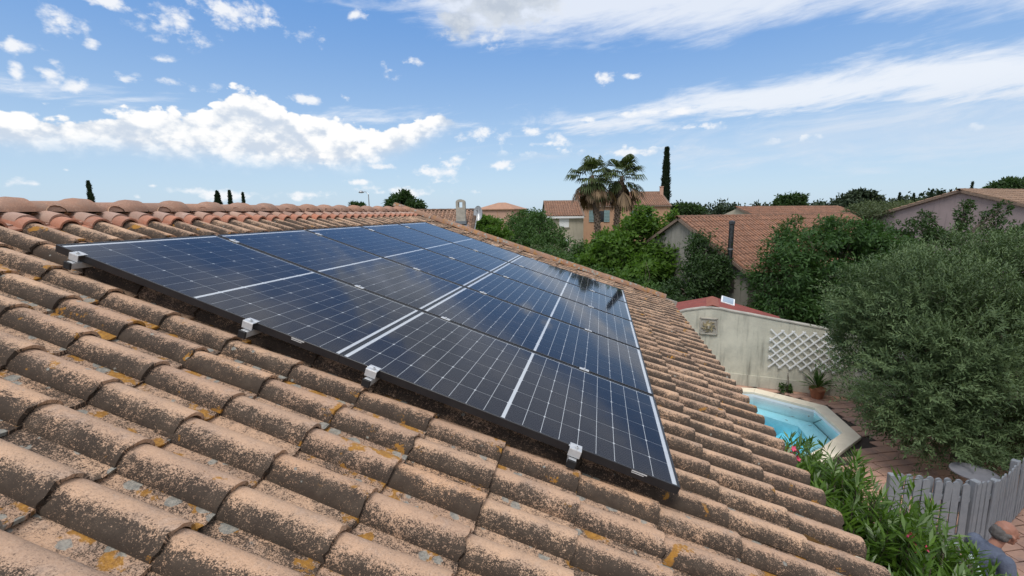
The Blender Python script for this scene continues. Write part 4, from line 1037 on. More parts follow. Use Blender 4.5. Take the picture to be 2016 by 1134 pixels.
# pink building far behind the dish, with a hipped roof
def pink_building():
    a = Vector(D(940, 411, 72)); b = Vector(D(1010, 412, 70)); z = (a.z + b.z) / 2; a.z = b.z = z
    al = (b - a).normalized(); bk = Vector((-al.y, al.x, 0)); O = Vector(((a.x + b.x) / 2, (a.y + b.y) / 2, GZ)); w = (b - a).length
    root = empty('pink_building', O, label='pale pink building with low hipped tile roof beyond the satellite dish', cat='building')
    p = [a, b, b + bk * w, a + bk * w]
    mb = MB(O); mb.prism([Vector((q.x, q.y, GZ - 0.1)) for q in p], (0, 0, z - GZ + 0.1)); mb.build('wall', MT['w_pink'], root)
    mb = MB(O); c0 = (p[0] + p[2]) / 2; e = 0.35
    ex = [q + (Vector((q.x - c0.x, q.y - c0.y, 0)).normalized() * e) for q in p]
    r0 = c0 - al * 0.6 + Vector((0, 0, 1.0)); r1 = c0 + al * 0.6 + Vector((0, 0, 1.0))
    lo = [q + Vector((0, 0, -0.12)) for q in ex]; hi = ex
    mb.add([*lo, *hi, r0, r1], [(3, 2, 1, 0), (0, 1, 5, 4), (1, 2, 6, 5), (2, 3, 7, 6), (3, 0, 4, 7), (4, 5, 9, 8), (6, 7, 8, 9), (5, 6, 9), (7, 4, 8)]); mb.build('roof', MT['tile_flat'], root)
    wall_rect(root, O, a, bk, 'window', 984, 430, 988, 442, MT['white'], 0.03)
    wall_rect(root, O, a, bk, 'corner_pillar', 978.5, 413.5, 980, 445, MT['w_orange'], 0.06)
MT['tile_flat'] = simple('far_roof', (0.42, 0.235, 0.15), (0.34, 0.19, 0.125), scale=2)
pink_building()
# small neighbour roof beyond our verge with the white chimney
def neighbour():
    a = Vector(D(800, 417.0, 25)); b = Vector(D(936, 414.5, 25)); z = b.z; a.z = z
    al = (b - a).normalized(); bk = Vector((-al.y, al.x, 0)); O = Vector((b.x, b.y, GZ))
    root = empty('neighbour_house', O, label='neighbouring house with mottled brown tile roof just beyond our far verge', cat='house')
    run, drop = 4.4, 1.55
    f = Vector(b) - bk * run; ln = (b - a).length + 3
    a = b - al * ln
    mb = MB(O); mb.prism([b - al * 0.05 - Vector((0, 0, .1)), f - al * 0.05 - Vector((0, 0, drop + .1)), Vector((f.x, f.y, GZ - .1)) - al * .05, Vector((b.x, b.y, GZ - .1)) - al * .05], -al * ln); mb.build('wall', MT['w_cream'], root)
    dn = (-bk * run - Vector((0, 0, drop))).normalized()
    tiled_slope(root, O, b - al * (ln - 0.1) - Vector((0, 0, 0.02)), dn, al, 12, int(ln / PI_), MT['mix_tile'], 250)
    mb = MB(O); nrm = dn.cross(al); nrm = nrm if nrm.z > 0 else -nrm
    mb.beam(b + al * 0.10 - nrm * 0.10, b + al * 0.10 + dn * 4.7 - nrm * 0.10, 0.035, 0.20, up=nrm); mb.build('bargeboard', MT['white'], root)
    vm = arc_tile('verge_cap', MT['mix_tile'], [(-0.02, 0.10, 0.085), (0.38, 0.092, 0.076)], nb=6)
    for i in range(12):
        o = link('verge_tile', vm, parent=root); p = b + dn * (0.39 * i + 0.36) + nrm * 0.04 + al * 0.02
        y = -dn; x = y.cross(nrm); o.matrix_local = Matrix.Translation(p - O) @ Matrix((x, y, nrm)).transposed().to_4x4()
    rm = arc_tile('ridge_cap', MT['mix_tile'], [(-0.2, 0.10, 0.08), (0.2, 0.112, 0.09)], nb=6)
    for i in range(int(ln / 0.4)):
        o = link('ridge_tile', rm, parent=root); p = b - al * (0.4 * i + 0.1) + Vector((0, 0, 0.03)); y = -al; z_ = Vector((0, 0, 1)); x = y.cross(z_)
        o.matrix_local = Matrix.Translation(p - O) @ Matrix((x, y, z_)).transposed().to_4x4()
    # chimney: a stack with an open slot and rounded cap
    cp = Vector(D(908, 432, 23.2)); ang = math.atan2(al.y, al.x)
    ch = empty('chimney', (cp.x, cp.y, cp.z - 0.35), (0, 0, ang), label='pale concrete chimney stack with an open top and rounded cap', cat='chimney')
    w = 0.225
    k = 23.2 / FPX; zt = (432 - 392) * k + 0.35
    mb = MB(); mb.box((0, 0, (zt - 0.42) / 2), (2 * w, 2 * w, zt - 0.42)); mb.build('stack', MT['stone'], ch, bevel=0.01)
    mb = MB(); mb.box((-w + 0.065, 0, zt - 0.29), (0.13, 2 * w - 0.01, 0.26)); mb.box((w - 0.065, 0, zt - 0.29), (0.13, 2 * w - 0.01, 0.26)); mb.build('side_cheeks', MT['stone'], ch)
    mb = MB(); prof = [(-w, -w, zt - 0.16)] ; n = 8
    pts = [Vector((-w * math.cos(math.pi * i / n), -w, zt - 0.16 + 0.13 * math.sin(math.pi * i / n))) for i in range(n + 1)]
    mb.prism(pts, (0, 2 * w, 0)); mb.build('cap', MT['stone'], ch)
    mb = MB(); mb.box((0, -0.05, 0.20), (2 * w + 0.10, 2 * w + 0.14, 0.14)); mb.box((0, -0.32, 0.06), (0.80, 0.36, 0.03), Matrix.Rotation(0.33, 3, 'X')); mb.build('flashing', MT['lead'], ch)
    # dish
    dp = Vector(D(941, 420, 24.0)); dd = empty('satellite_dish', dp, label='grey satellite dish on the wall beside the white bargeboard', cat='dish')
    vd = Vector((0.15, -1.0, 0.35)).normalized(); R = vd.to_track_quat('Z', 'Y').to_matrix()
    mb = MB(); n = 20
    rings = [(0.0, -0.08), (0.12, -0.07), (0.24, -0.03), (0.33, 0.015)]
    for lay in (0, -0.012):
        P = []
        for rr, z in rings: P += [R @ Vector((rr * 0.68 * math.cos(2 * math.pi * i / n), rr * 1.22 * math.sin(2 * math.pi * i / n), z + lay)) for i in range(n)]
        mb.add(P, [(i * n + j, i * n + (j + 1) % n, (i + 1) * n + (j + 1) % n, (i + 1) * n + j) for i in range(3) for j in range(n)])
    mb.build('reflector', MT['zinc'], dd, smooth=True)
    mb = MB(); mb.tube([R @ Vector((0, -0.38, 0)), R @ Vector((0, -0.2, 0.30)), R @ Vector((0, 0.0, 0.38))], 0.012, 6); mb.build('arm', MT['steel'], dd)
    mb = MB(); mb.tube([R @ Vector((0, 0, 0.34)), R @ Vector((0, 0, 0.44))], 0.03, 8); mb.build('receiver', MT['blackplastic'], dd)
    mb = MB(); mb.tube([R @ Vector((0, 0, -0.08)), R @ Vector((0, 0, -0.2)), R @ Vector((0, 0, -0.2)) - Vector((0.15, -0.1, 0.3))], 0.02, 6); mb.build('mount', MT['steel'], dd)
neighbour()
# street lamp
lp = D(727, 404, 48); k = 48 / FPX
sl = empty('street_lamp', (lp[0], lp[1], GZ), label='grey street lamp with drooping head behind the ridge', cat='street lamp')
zt = D(725, 383, 48)[2] - GZ; hx = D(711, 378, 48)
hv = Vector((hx[0] - lp[0], hx[1] - lp[1], hx[2] - GZ))
mb = MB(); mb.tube([(0, 0, 0), (0, 0, zt * 0.6), (-0.03, 0, zt)], [0.09, 0.06, 0.05], 8); mb.build('pole', MT['zinc'], sl)
mb = MB(); mb.tube([(-0.03, 0, zt), hv * 0.35 + Vector((0, 0, zt * 0.65 + 0.18)), hv], [0.04, 0.035, 0.03], 6); mb.build('arm', MT['zinc'], sl)
mb = MB(); mb.lathe([(0.0, 0.16), (0.16, 0.10), (0.27, -0.04), (0.22, -0.10), (0.0, -0.12)], hv, 12); mb.build('lamp_head', MT['zinc'], sl, smooth=True)

# ------------------------------------------------------------------ garden wall and what hangs on it
WA = at_z(1450, 757, GZ); WB = at_z(1590, 773, GZ)
wd = Vector(((WB - WA)[0], (WB - WA)[1], 0)).normalized(); wn = Vector((wd.y, -wd.x, 0)); wn = wn if wn.y < 0 else -wn       # towards the camera
def onwall(px, py, proud=0.0):
    n = np.array(wn); return Vector(on_plane(px, py, WA + n * proud, n))
gw = empty('garden_wall', (WA[0], WA[1], GZ), label='stained pale rendered garden wall with a raised hump behind the pool', cat='wall'); GO = Vector((WA[0], WA[1], GZ))
prof = [onwall(*q) for q in [(1310, 622), (1350, 612), (1385, 607.5), (1400, 607), (1420, 609.5), (1440, 614), (1480, 621), (1530, 631), (1590, 642), (1640, 652), (1690, 667)]]
e0 = Vector((prof[0].x, prof[0].y, 0)) - wd * 0.6; prof = [Vector((e0.x, e0.y, prof[0].z - .05))] + prof
end = prof[-1]
mb = MB(GO); mb.prism(prof + [Vector((end.x, end.y, GZ - 0.1)), Vector((prof[0].x, prof[0].y, GZ - 0.1))], -wn * 0.18); mb.build('wall_panel', MT['w_garden'], gw)
mb = MB(GO); b0 = Vector((prof[0].x, prof[0].y, GZ)); L = (end - prof[0]).length
zt_ = [onwall(q, yy, 0.03).z for q, yy in ((1450, 734), (1640, 757))]
mb.prism([b0, Vector((end.x, end.y, GZ)), Vector((end.x, end.y, zt_[1] - 0.02)), Vector((b0.x, b0.y, zt_[0]))], wn * 0.03); mb.build('plinth', MT['w_garden'], gw)
mb = MB(GO)
for p, q in zip(prof[:-1], prof[1:]): mb.beam(p - wn * 0.09 + Vector((0, 0, .014)), q - wn * 0.09 + Vector((0, 0, .014)), 0.215, 0.028)
mb.build('coping', MT['stone'], gw)
w2 = empty('side_wall', (end.x, end.y, GZ), label='grey garden wall turning towards the camera behind the olive', cat='wall')
mb = MB((end.x, end.y, GZ)); t2 = Vector((10.6, 6.4, 0)) - Vector((end.x, end.y, 0)); tn = Vector((-t2.y, t2.x, 0)).normalized()
mb.prism([Vector((end.x, end.y, GZ - .1)), Vector((10.6, 6.4, GZ - .1)), Vector((10.6, 6.4, -3.2)), Vector((end.x, end.y, end.z))], tn * 0.18); mb.build('wall_panel', MT['w_garden'], w2)
# stone plaque with a radiant face in relief
pc = onwall(1395, 642, 0.0); pl_ = empty('stone_plaque', pc, label='square carved stone plaque with a radiant sun face on the garden wall', cat='plaque')
Rp = Matrix((wd, Vector((0, 0, 1)), wn)).transposed(); pk = (Vector(onwall(1413, 642)) - Vector(onwall(1377, 642))).length / 2
mb = MB(); mb.box((0, 0, 0), (2 * pk, 2 * pk, 0.05), Rp); mb.build('slab', MT['plaque'] if 'plaque' in MT else MT['stone'], pl_, bevel=0.008)
mb = MB()
for sx, sy, w_, h_ in ((0, 1, 2, .16), (0, -1, 2, .16), (1, 0, .16, 2), (-1, 0, .16, 2)):
    mb.box(Rp @ Vector((sx * pk * .92, sy * pk * .92, 0.032)), (w_ * pk, h_ * pk, 0.03), Rp)
mb.build('border', MT['stone'], pl_, bevel=0.006)
MT['plaque_y'] = simple('ochre_stone', (0.36, 0.30, 0.17), (0.24, 0.20, 0.13), scale=10)
mb = MB()
for i in range(14):
    a = i * math.tau / 14 + 0.2; d = Vector((math.cos(a), math.sin(a), 0)); p = Vector((-d.y, d.x, 0)); r0 = pk * 0.30; r1 = pk * (0.82 if i % 2 else 0.70); w_ = pk * 0.085
    pts = [d * r0 - p * w_, d * (r0 + r1) * .5 + p * w_ * (1.1 if i % 2 else -0.2), d * r1, d * (r0 + r1) * .5 + p * w_ * (2.4 if i % 2 else 1.3), d * r0 + p * w_]
    mb.prism([Rp @ (q + Vector((0, 0, 0.025))) for q in pts], Rp @ Vector((0, 0, 0.028)))
mb.build('rays', MT['plaque_y'], pl_)
mb = MB()
rings = [(0.30, 0.02), (0.28, 0.055), (0.18, 0.085), (0.0, 0.095)]; n = 16; P = []
for rr, z in rings: P += [Rp @ Vector((rr * pk * math.cos(math.tau * i / n), rr * 1.15 * pk * math.sin(math.tau * i / n), z)) for i in range(n)]
mb.add(P, [(i * n + j, i * n + (j + 1) % n, (i + 1) * n + (j + 1) % n, (i + 1) * n + j) for i in range(3) for j in range(n)]); fc = mb.build('face', MT['plaque_y'], pl_, smooth=True)
mb = MB(); mb.box(Rp @ Vector((0, -0.01, 0.10)), (0.028, 0.07, 0.03), Rp); mb.box(Rp @ Vector((0, pk * -.16, 0.085)), (0.07, 0.016, 0.02), Rp)
for sx in (-1, 1): mb.box(Rp @ Vector((sx * pk * .11, pk * .09, 0.088)), (0.034, 0.016, 0.02), Rp)
mb.build('features', MT['stone'], fc)
# white trellis
tl = [onwall(1522, 648, 0.05), onwall(1518, 718, 0.05), onwall(1648, 735, 0.05), onwall(1650, 660, 0.05)]
tc_ = (tl[0] + tl[2]) / 2; tr = empty('trellis', tc_, label='white diagonal wooden trellis fixed to the garden wall', cat='trellis')
x0t, x1t = -(tl[2] - tl[0]).dot(wd) / 2 - 0.02, (tl[2] - tl[0]).dot(wd) / 2 + 0.08
zt0 = (onwall(1520, 718, .05).z + onwall(1640, 735, .05).z) / 2 - tc_.z; zt1 = (onwall(1522, 648, .05).z + onwall(1650, 664, .05).z) / 2 - tc_.z
hh = zt1 - zt0; pitch = 0.232
for dgl in (1, -1):
    x = x0t - hh
    while x < x1t + hh:
        # segment from (x, zt0) to (x+hh, zt1) or mirrored, clipped to the panel
        pa = (x, zt0) if dgl > 0 else (x, zt1); pb = (x + hh, zt1) if dgl > 0 else (x + hh, zt0)
        ta, tb = max(0, (x0t - x) / hh), min(1, (x1t - x) / hh)
        if tb - ta > 0.12:
            A_ = Vector((pa[0] + (pb[0] - pa[0]) * ta, pa[1] + (pb[1] - pa[1]) * ta, 0)); B_ = Vector((pa[0] + (pb[0] - pa[0]) * tb, pa[1] + (pb[1] - pa[1]) * tb, 0))
            e = (B_ - A_).normalized() * 0.05; A_ -= e; B_ += e
            off = wn * (0.006 * dgl)
            mb = MB(); mb.beam(wd * A_.x + Vector((0, 0, A_.y)) + off, wd * B_.x + Vector((0, 0, B_.y)) + off, 0.010, 0.034, up=wn.cross(B_ - A_) if False else Vector((0, 0, 1))); mb.build('slat', MT['white'], tr)
        x += pitch
# terracotta pot with a spiky plant
pp = at_z(1608, 783, GZ); pot = empty('plant_pot', (pp[0], pp[1], GZ), label='terracotta pot standing at the foot of the garden wall', cat='pot')
MT['terracotta'] = simple('terracotta', (0.40, 0.16, 0.085), (0.30, 0.13, 0.075), scale=8)
mb = MB(); mb.lathe([(0, 0.0), (0.12, 0.0), (0.165, 0.20), (0.185, 0.20), (0.185, 0.25), (0.16, 0.25), (0.15, 0.22), (0, 0.21)], n=20); mb.build('pot_body', MT['terracotta'], pot, smooth=False)
rg = np.random.default_rng(71); n = 60; a = rg.random(n) * 6.283; el_ = 0.35 + rg.random(n) * 1.1
Dr = np.stack([np.cos(a) * np.cos(el_), np.sin(a) * np.cos(el_), np.sin(el_)], 1)
V, F = leaf_quads(np.tile([0, 0, 0.24], (n, 1)) + Dr * 0.03, Dr, np.tile([0, 0, 1.0], (n, 1)) + Dr * 0.1, 0.36 + 0.22 * rg.random(n), 0.045, 0.18)
pt = empty('agave_plant', (pp[0], pp[1], GZ + 0.2), label='spiky dark green plant growing in the terracotta pot', cat='plant')
link('leaves', mesh_np('leaves', V - np.array([0, 0, .2]), F), MT['lf_mid'], pt)
wp = at_z(1548, 772, GZ)
tree('weed', 'small weed growing at the foot of the garden wall', 'plant', [((wp[0], wp[1], GZ + 0.10), (0.16, 0.10, 0.10))], 160, (0.07, 0.05), MT['lf_mid'], seed=72, trunk_r=0.01, clumps=12)
# red corrugated shed behind the wall
MT['red_sheet'] = simple('red_sheet', (0.24, 0.055, 0.042), (0.18, 0.045, 0.036), scale=4, rough=0.55)
def shed():
    back = -wn; zr = -2.36
    R0 = onwall(1403, 607, -0.12); R0.z = zr; R1 = Vector(at_z(1417, 586, zr)); ln = (R1 - R0).dot(back); R1 = R0 + back * max(1.2, ln)
    O = Vector((R0.x, R0.y, GZ)); root = empty('shed', O, label='low shed with red corrugated roof just behind the garden wall', cat='shed')
    for side, run, drop in ((-1, 1.7, 0.42), (1, 1.75, 0.47)):
        mb = MB(O); dn = (wd * side * run - Vector((0, 0, drop))); nb = 52
        up = dn.cross(back); up = (up if up.z > 0 else -up).normalized(); P = []
        for i in range(nb + 1):
            f = i / nb; w_ = 0.024 * math.cos(f * math.tau * 9)
            for e in (0.0, 1.0): P.append(R0 + (R1 - R0) * f + dn * e + up * w_)
        mb.add(P, [(2 * i, 2 * i + 1, 2 * i + 3, 2 * i + 2) for i in range(nb)]); o = mb.build('roof_sheet', MT['red_sheet'], root)
        so = o.modifiers.new('solid', 'SOLIDIFY'); so.thickness = 0.004
    mb = MB(O); ang = (R1 - R0).normalized()
    mb.prism([R0 + wd * -0.16 - Vector((0, 0, .015)), R0 + Vector((0, 0, .035)), R0 + wd * 0.16 - Vector((0, 0, .015)), R0 + Vector((0, 0, .025))], R1 - R0); mb.build('ridge_cap', MT['red_cap'], root)
    mb = MB(O); a_ = R0 + back * .05 + wd * -1.6; mb.prism([Vector((a_.x, a_.y, GZ - .1)), Vector((a_.x, a_.y, zr - .45)), R0 + back * .05 - Vector((0, 0, .06)), R0 + back * .05 + wd * 1.65 - Vector((0, 0, .51)), Vector((R0.x, R0.y, GZ - .1)) + wd * 1.65 + back * .05], back * ((R1 - R0).length - .1)); mb.build('shed_wall', MT['stone'], root)
    k = Vector(D(1433, 592, 13.4)); dn = (wd * 1.75 - Vector((0, 0, .47))).normalized(); up = dn.cross(back); up = (up if up.z > 0 else -up).normalized()
    tt = ((R0 - k).dot(up)); base = R0 + dn * (k - R0).dot(dn) + back * min((k - R0).dot(back), (R1 - R0).length - .2)
    Rk = Matrix((dn, back, up)).transposed()
    sk_ = empty('roof_light', base, label='white framed roof light on the red corrugated roof', cat='roof light')
    mb = MB(); Rk = Rk @ Matrix.Rotation(0.22, 3, 'X'); up = Rk @ Vector((0, 0, 1)); mb.box(up * 0.06, (0.36, 0.46, 0.06), Rk); mb.build('frame', MT['white'], sk_); mb = MB(); mb.box(up * 0.091, (0.29, 0.39, 0.01), Rk); mb.build('pane', MT['sky_pane'], sk_)
MT['red_cap'] = simple('red_ridge', (0.30, 0.095, 0.06), scale=5, rough=0.6)
MT['sky_pane'] = simple('acrylic_pane', (0.30, 0.38, 0.46), scale=3, rough=0.1, bstr=0, spec=0.6)
shed()

# ------------------------------------------------------------------ pool
PZ = GZ + 0.035
outer = [at_z(*q, PZ) for q in [(1487, 764), (1627, 799), (1696, 860), (1648, 896)]]
inner = [at_z(*q, PZ) for q in [(1484, 772), (1604, 802.5), (1659, 851), (1615, 882)]]
# octagon closed by symmetry about its long axis
def close(pts):
    P = [Vector((p[0], p[1], 0)) for p in pts]
    ax = (P[0] + P[3]) / 2; d = (P[3] - P[0]).normalized()
    # continue the two end edges away from the visible half
    e0_ = Vector((-0.95, -0.30, 0)).normalized(); 
    Q = [P[3] + Vector((-0.80, -0.62, 0)) * 1.55, P[3] + Vector((-0.80, -0.62, 0)) * 1.55 + Vector((-0.55, 0.83, 0)) * 1.3, P[0] + Vector((-1.0, -0.02, 0)) * 1.5 + Vector((-0.9, -0.9, 0)), P[0] + Vector((-1.0, -0.02, 0)) * 1.5]
    return P + Q
OUT = close(outer); INN = close(inner)
ctr = sum(OUT, Vector()) / 8
INN = INN[:4] + [p + (ctr - p).normalized() * 0.30 for p in OUT[4:]]
pool = empty('swimming_pool', (ctr.x, ctr.y, GZ), label='small angular swimming pool with pale stone coping and underwater steps', cat='pool'); PO = Vector((ctr.x, ctr.y, GZ))
MT['coping'] = simple('cream_coping', (0.86, 0.77, 0.60), (0.80, 0.70, 0.54), scale=5, rough=0.75)
for i in range(8):
    a0, a1, b0_, b1 = OUT[i], OUT[(i + 1) % 8], INN[i], INN[(i + 1) % 8]
    nst = max(1, round((a1 - a0).length / 0.52)); g = 0.004
    for j in range(nst):
        f0, f1_ = (j + g) / nst, (j + 1 - g) / nst
        zb = Vector((0, 0, GZ - 0.03))
        mb = MB(PO); mb.prism([a0.lerp(a1, f0) + zb, a0.lerp(a1, f1_) + zb, b0_.lerp(b1, f1_) + zb, b0_.lerp(b1, f0) + zb], (0, 0, 0.065)); mb.build('coping_stone', MT['coping'], pool, bevel=0.004)
MT['liner'] = simple('pale_pool_liner', (0.92, 0.95, 0.96), (0.90, 0.93, 0.95), scale=3, rough=0.5, bstr=0)
depth = 1.25
mb = MB(PO); n = 8; zt2 = Vector((0, 0, GZ - 0.02)); zb2 = Vector((0, 0, GZ - depth))
P = [p + zt2 for p in INN] + [p + zb2 for p in INN]
mb.add(P, [(i, (i + 1) % n, n + (i + 1) % n, n + i) for i in range(n)] + [tuple(range(n, 2 * n))]); mb.build('basin', MT['liner'], pool)
def scaled(pts, k, c): return [c + (p - c) * k for p in pts]
# ledges: along the far and right sides, then a lower step
st_c = ctr
def ledge(nm, pts, zt, zb):
    mb = MB(PO); mb.prism([p + Vector((0, 0, zb)) for p in pts], (0, 0, zt - zb)); mb.build(nm, MT['liner'], pool)
i0, i1, i2, i3 = INN[0], INN[1], INN[2], INN[3]
inn = lambda p, d: p + (ctr - p).normalized() * d
ledge('bench', [inn(i0, .02), inn(i1, .02), inn(i2, .02), inn(i3, .02), inn(i3, .42) , inn(i2, .48), inn(i1, .48), inn(i0, .42)], GZ - 0.34, GZ - depth + .01)
q1, q2, q3 = inn(i1, 1.0), inn(i2, .95), inn(i3, .85)
ledge('step', [inn(i1, .49).lerp(inn(i0, .43), .35), inn(i1, .485), inn(i2, .485), inn(i3, .425), q3, q2, q1, inn(i1, 1.0).lerp(inn(i0, 1.0), .35)], GZ - 0.62, GZ - depth + .01)
ledge('lower_step', [q1.lerp(q2, .15), q2, q2.lerp(q3, .8), inn(i3, 1.25).lerp(inn(i2, 1.4), .3), inn(i2, 1.45)], GZ - 0.92, GZ - depth + .01)
def water_mat():
    mt, N = new_mat('pool_water')
    t = N.n('ShaderNodeTexCoord').outputs['Object']; nz = N.noise(t, 5.0, 3, 0.5)
    bp = N.n('ShaderNodeBump'); bp.inputs['Strength'].default_value = 0.12; bp.inputs['Distance'].default_value = 0.02; N.put(bp.inputs['Height'], nz)
    fr = N.n('ShaderNodeFresnel'); fr.inputs[0].default_value = 1.33; N.t.links.new(bp.outputs[0], fr.inputs['Normal'])
    tr = N.n('ShaderNodeBsdfTransparent'); gl = N.n('ShaderNodeBsdfGlossy'); gl.inputs['Roughness'].default_value = 0.02; N.t.links.new(bp.outputs[0], gl.inputs['Normal'])
    mx = N.n('ShaderNodeMixShader'); N.t.links.new(fr.outputs[0], mx.inputs[0]); N.t.links.new(tr.outputs[0], mx.inputs[1]); N.t.links.new(gl.outputs[0], mx.inputs[2])
    ab = N.n('ShaderNodeVolumeAbsorption'); ab.inputs[0].default_value = (0.0, 0.84, 0.985, 1); ab.inputs[1].default_value = 0.95
    o = N.n('ShaderNodeOutputMaterial'); N.t.links.new(mx.outputs[0], o.inputs[0]); N.t.links.new(ab.outputs[0], o.inputs[1])
    return mt
mb = MB(PO); wi = [inn(p, 0.004) for p in INN]
mb.prism([p + Vector((0, 0, GZ - depth + 0.005)) for p in wi], (0, 0, depth - 0.085)); mb.build('water', water_mat(), pool)
tagw = None
# leaves floating on the water
rg = np.random.default_rng(81)
for i, (px, py) in enumerate([(1556, 820), (1561, 805), (1593, 818), (1590, 838), (1552, 829)]):
    p = at_z(px, py, GZ - 0.078); o = mesh_np('floating_leaf', leaf_quads(np.array([[0, 0, 0.002]]), np.array([[math.cos(i * 2.1), math.sin(i * 2.1), 0]]), np.array([[0, 0, 1.0]]), 0.10, 0.03)[0], [(0, 1, 2, 3)])
    tag(link('floating_leaf', o, MT['lf_dead'], loc=p), 'brown leaf on the pool water, ' + ['nearest the middle of the step', 'closest to the far side', 'rightmost over the bench', 'lowest towards the oleander', 'leftmost over the deep end'][i], 'leaf', 'leaves floating on the pool')

# ------------------------------------------------------------------ terrace paving
MT['joint'] = simple('paving_joint', (0.05, 0.035, 0.028), scale=10)
tz = GZ - 0.03
def in_poly(p, poly):
    c_ = False; n = len(poly); j = n - 1
    for i in range(n):
        if (poly[i].y > p.y) != (poly[j].y > p.y) and p.x < (poly[j].x - poly[i].x) * (p.y - poly[i].y) / (poly[j].y - poly[i].y) + poly[i].x: c_ = not c_
        j = i
    return c_
# base sheet with a hole for the pool
bm = bmesh.new()
oc = [bm.verts.new((x, y, tz)) for x, y in ((3.9, -3), (13, -3), (13, 11.8), (3.9, 11.8))]; pc_ = [bm.verts.new((p.x, p.y, tz)) for p in INN]
for L_ in (oc, pc_):
    for i in range(len(L_)): bm.edges.new((L_[i], L_[(i + 1) % len(L_)]))
bmesh.ops.triangle_fill(bm, edges=bm.edges[:], use_beauty=True)
me = bpy.data.meshes.new('terrace'); bm.to_mesh(me); bm.free()
terr = tag(link('terrace', me, MT['joint']), kind='structure')
bm = bmesh.new()
oc = [bm.verts.new((x, y, GZ - 0.09)) for x, y in ((-2500, -400), (2500, -400), (2500, 4500), (-2500, 4500))]; pc_ = [bm.verts.new((p.x, p.y, GZ - 0.09)) for p in INN]
for L_ in (oc, pc_):
    for i in range(len(L_)): bm.edges.new((L_[i], L_[(i + 1) % len(L_)]))
bmesh.ops.triangle_fill(bm, edges=bm.edges[:], use_beauty=True)
me = bpy.data.meshes.new('ground'); bm.to_mesh(me); bm.free()
tag(link('ground', me, mat_ground()), kind='structure')
def paver_mat():
    mt, N = new_mat('stamped_paving'); t = N.n('ShaderNodeTexCoord').outputs['Object']
    g = N.n('ShaderNodeNewGeometry'); oi = N.n('ShaderNodeObjectInfo').outputs['Random']
    w = g.outputs['Position']; ri = N.math('FRACT', N.math('ADD', g.outputs['Random Per Island'], oi))
    a = N.noise(w, 3.0, 5, 0.6); b = N.noise(w, 30, 4, 0.6)
    col = N.mix(ri, (0.58, 0.345, 0.245), (0.47, 0.285, 0.21)); col = N.mix(N.sstep(a, 0.4, 0.7), col, (0.40, 0.26, 0.21)); col = N.mix(N.math('MULTIPLY', N.sstep(b, 0.5, 0.8), 0.3), col, (0.12, 0.08, 0.065))
    finish(N, col, 0.85, b, 0.3, 0.008, spec=0.3); return mt
MT['paver'] = paver_mat()
pv_list = []
row = 0; y = 1.2
ca, sa = math.cos(0.35), math.sin(0.35)
yy = -4.0
while yy < 14:
    hgt2 = 0.17 + 0.09 * RNG.random(); xx = -6 + RNG.random() * 0.4
    while xx < 14:
        wdt = 0.20 + 0.26 * RNG.random(); x1_, y1_ = xx + wdt, yy + hgt2
        cx, cy = (xx + x1_) / 2, (yy + y1_) / 2; wx, wy = 7 + cx * ca - cy * sa, 4 + cx * sa + cy * ca
        xx = x1_
        if not (4.1 < wx < 12.5 and -2 < wy < 11.5): continue
        p = Vector((wx, wy, 0))
        if in_poly(p, [ctr + (q - ctr) * (1 + 0.16 / (q - ctr).length) for q in OUT]): continue
        q = RW @ (np.array((wx, wy, tz)) - CAM); sc_ = 0
        if q[2] > 0.5:
            px, py = 1008 + FPX * q[0] / q[2], 567 + FPX * q[1] / q[2]
            if 1440 < px < 2030 and 740 < py < 1140: sc_ = 1 / q[2] ** 2
        pv_list.append((sc_, wx, wy, wdt - 0.016, hgt2 - 0.016))
    yy = y1_
pv_list.sort(key=lambda t: -t[0])
pm = {}
restb = MB()
npv = min(290, sum(1 for t in pv_list if t[0] > 0))
for i, (sc_, wx, wy, w_, h_) in enumerate(pv_list):
    if i < npv:
        key = (round(w_, 2), round(h_, 2))
        if key not in pm:
            k1 = [(-.5 + jit(.03), -.5 + jit(.03)), (.5 + jit(.03), -.5 + jit(.03)), (.5 + jit(.03), .5 + jit(.03)), (-.5 + jit(.03), .5 + jit(.03))]
            pm[key] = MB().prism([(a * w_, b * h_, 0) for a, b in k1], (0, 0, 0.024)).mesh('paver', bevel=0.004); pm[key].materials.append(MT['paver'])
        link('paver', pm[key], parent=terr, loc=(wx, wy, tz + 0.002 + jit(.0015)), rot=(jit(.004), jit(.004), 0.35 + jit(.03)))
    else:
        restb.box((wx, wy, tz + 0.013), (w_, h_, 0.022), Matrix.Rotation(0.35, 3, 'Z'))
o = restb.build('outer_pavers', MT['paver'], terr); o['kind'] = 'stuff'

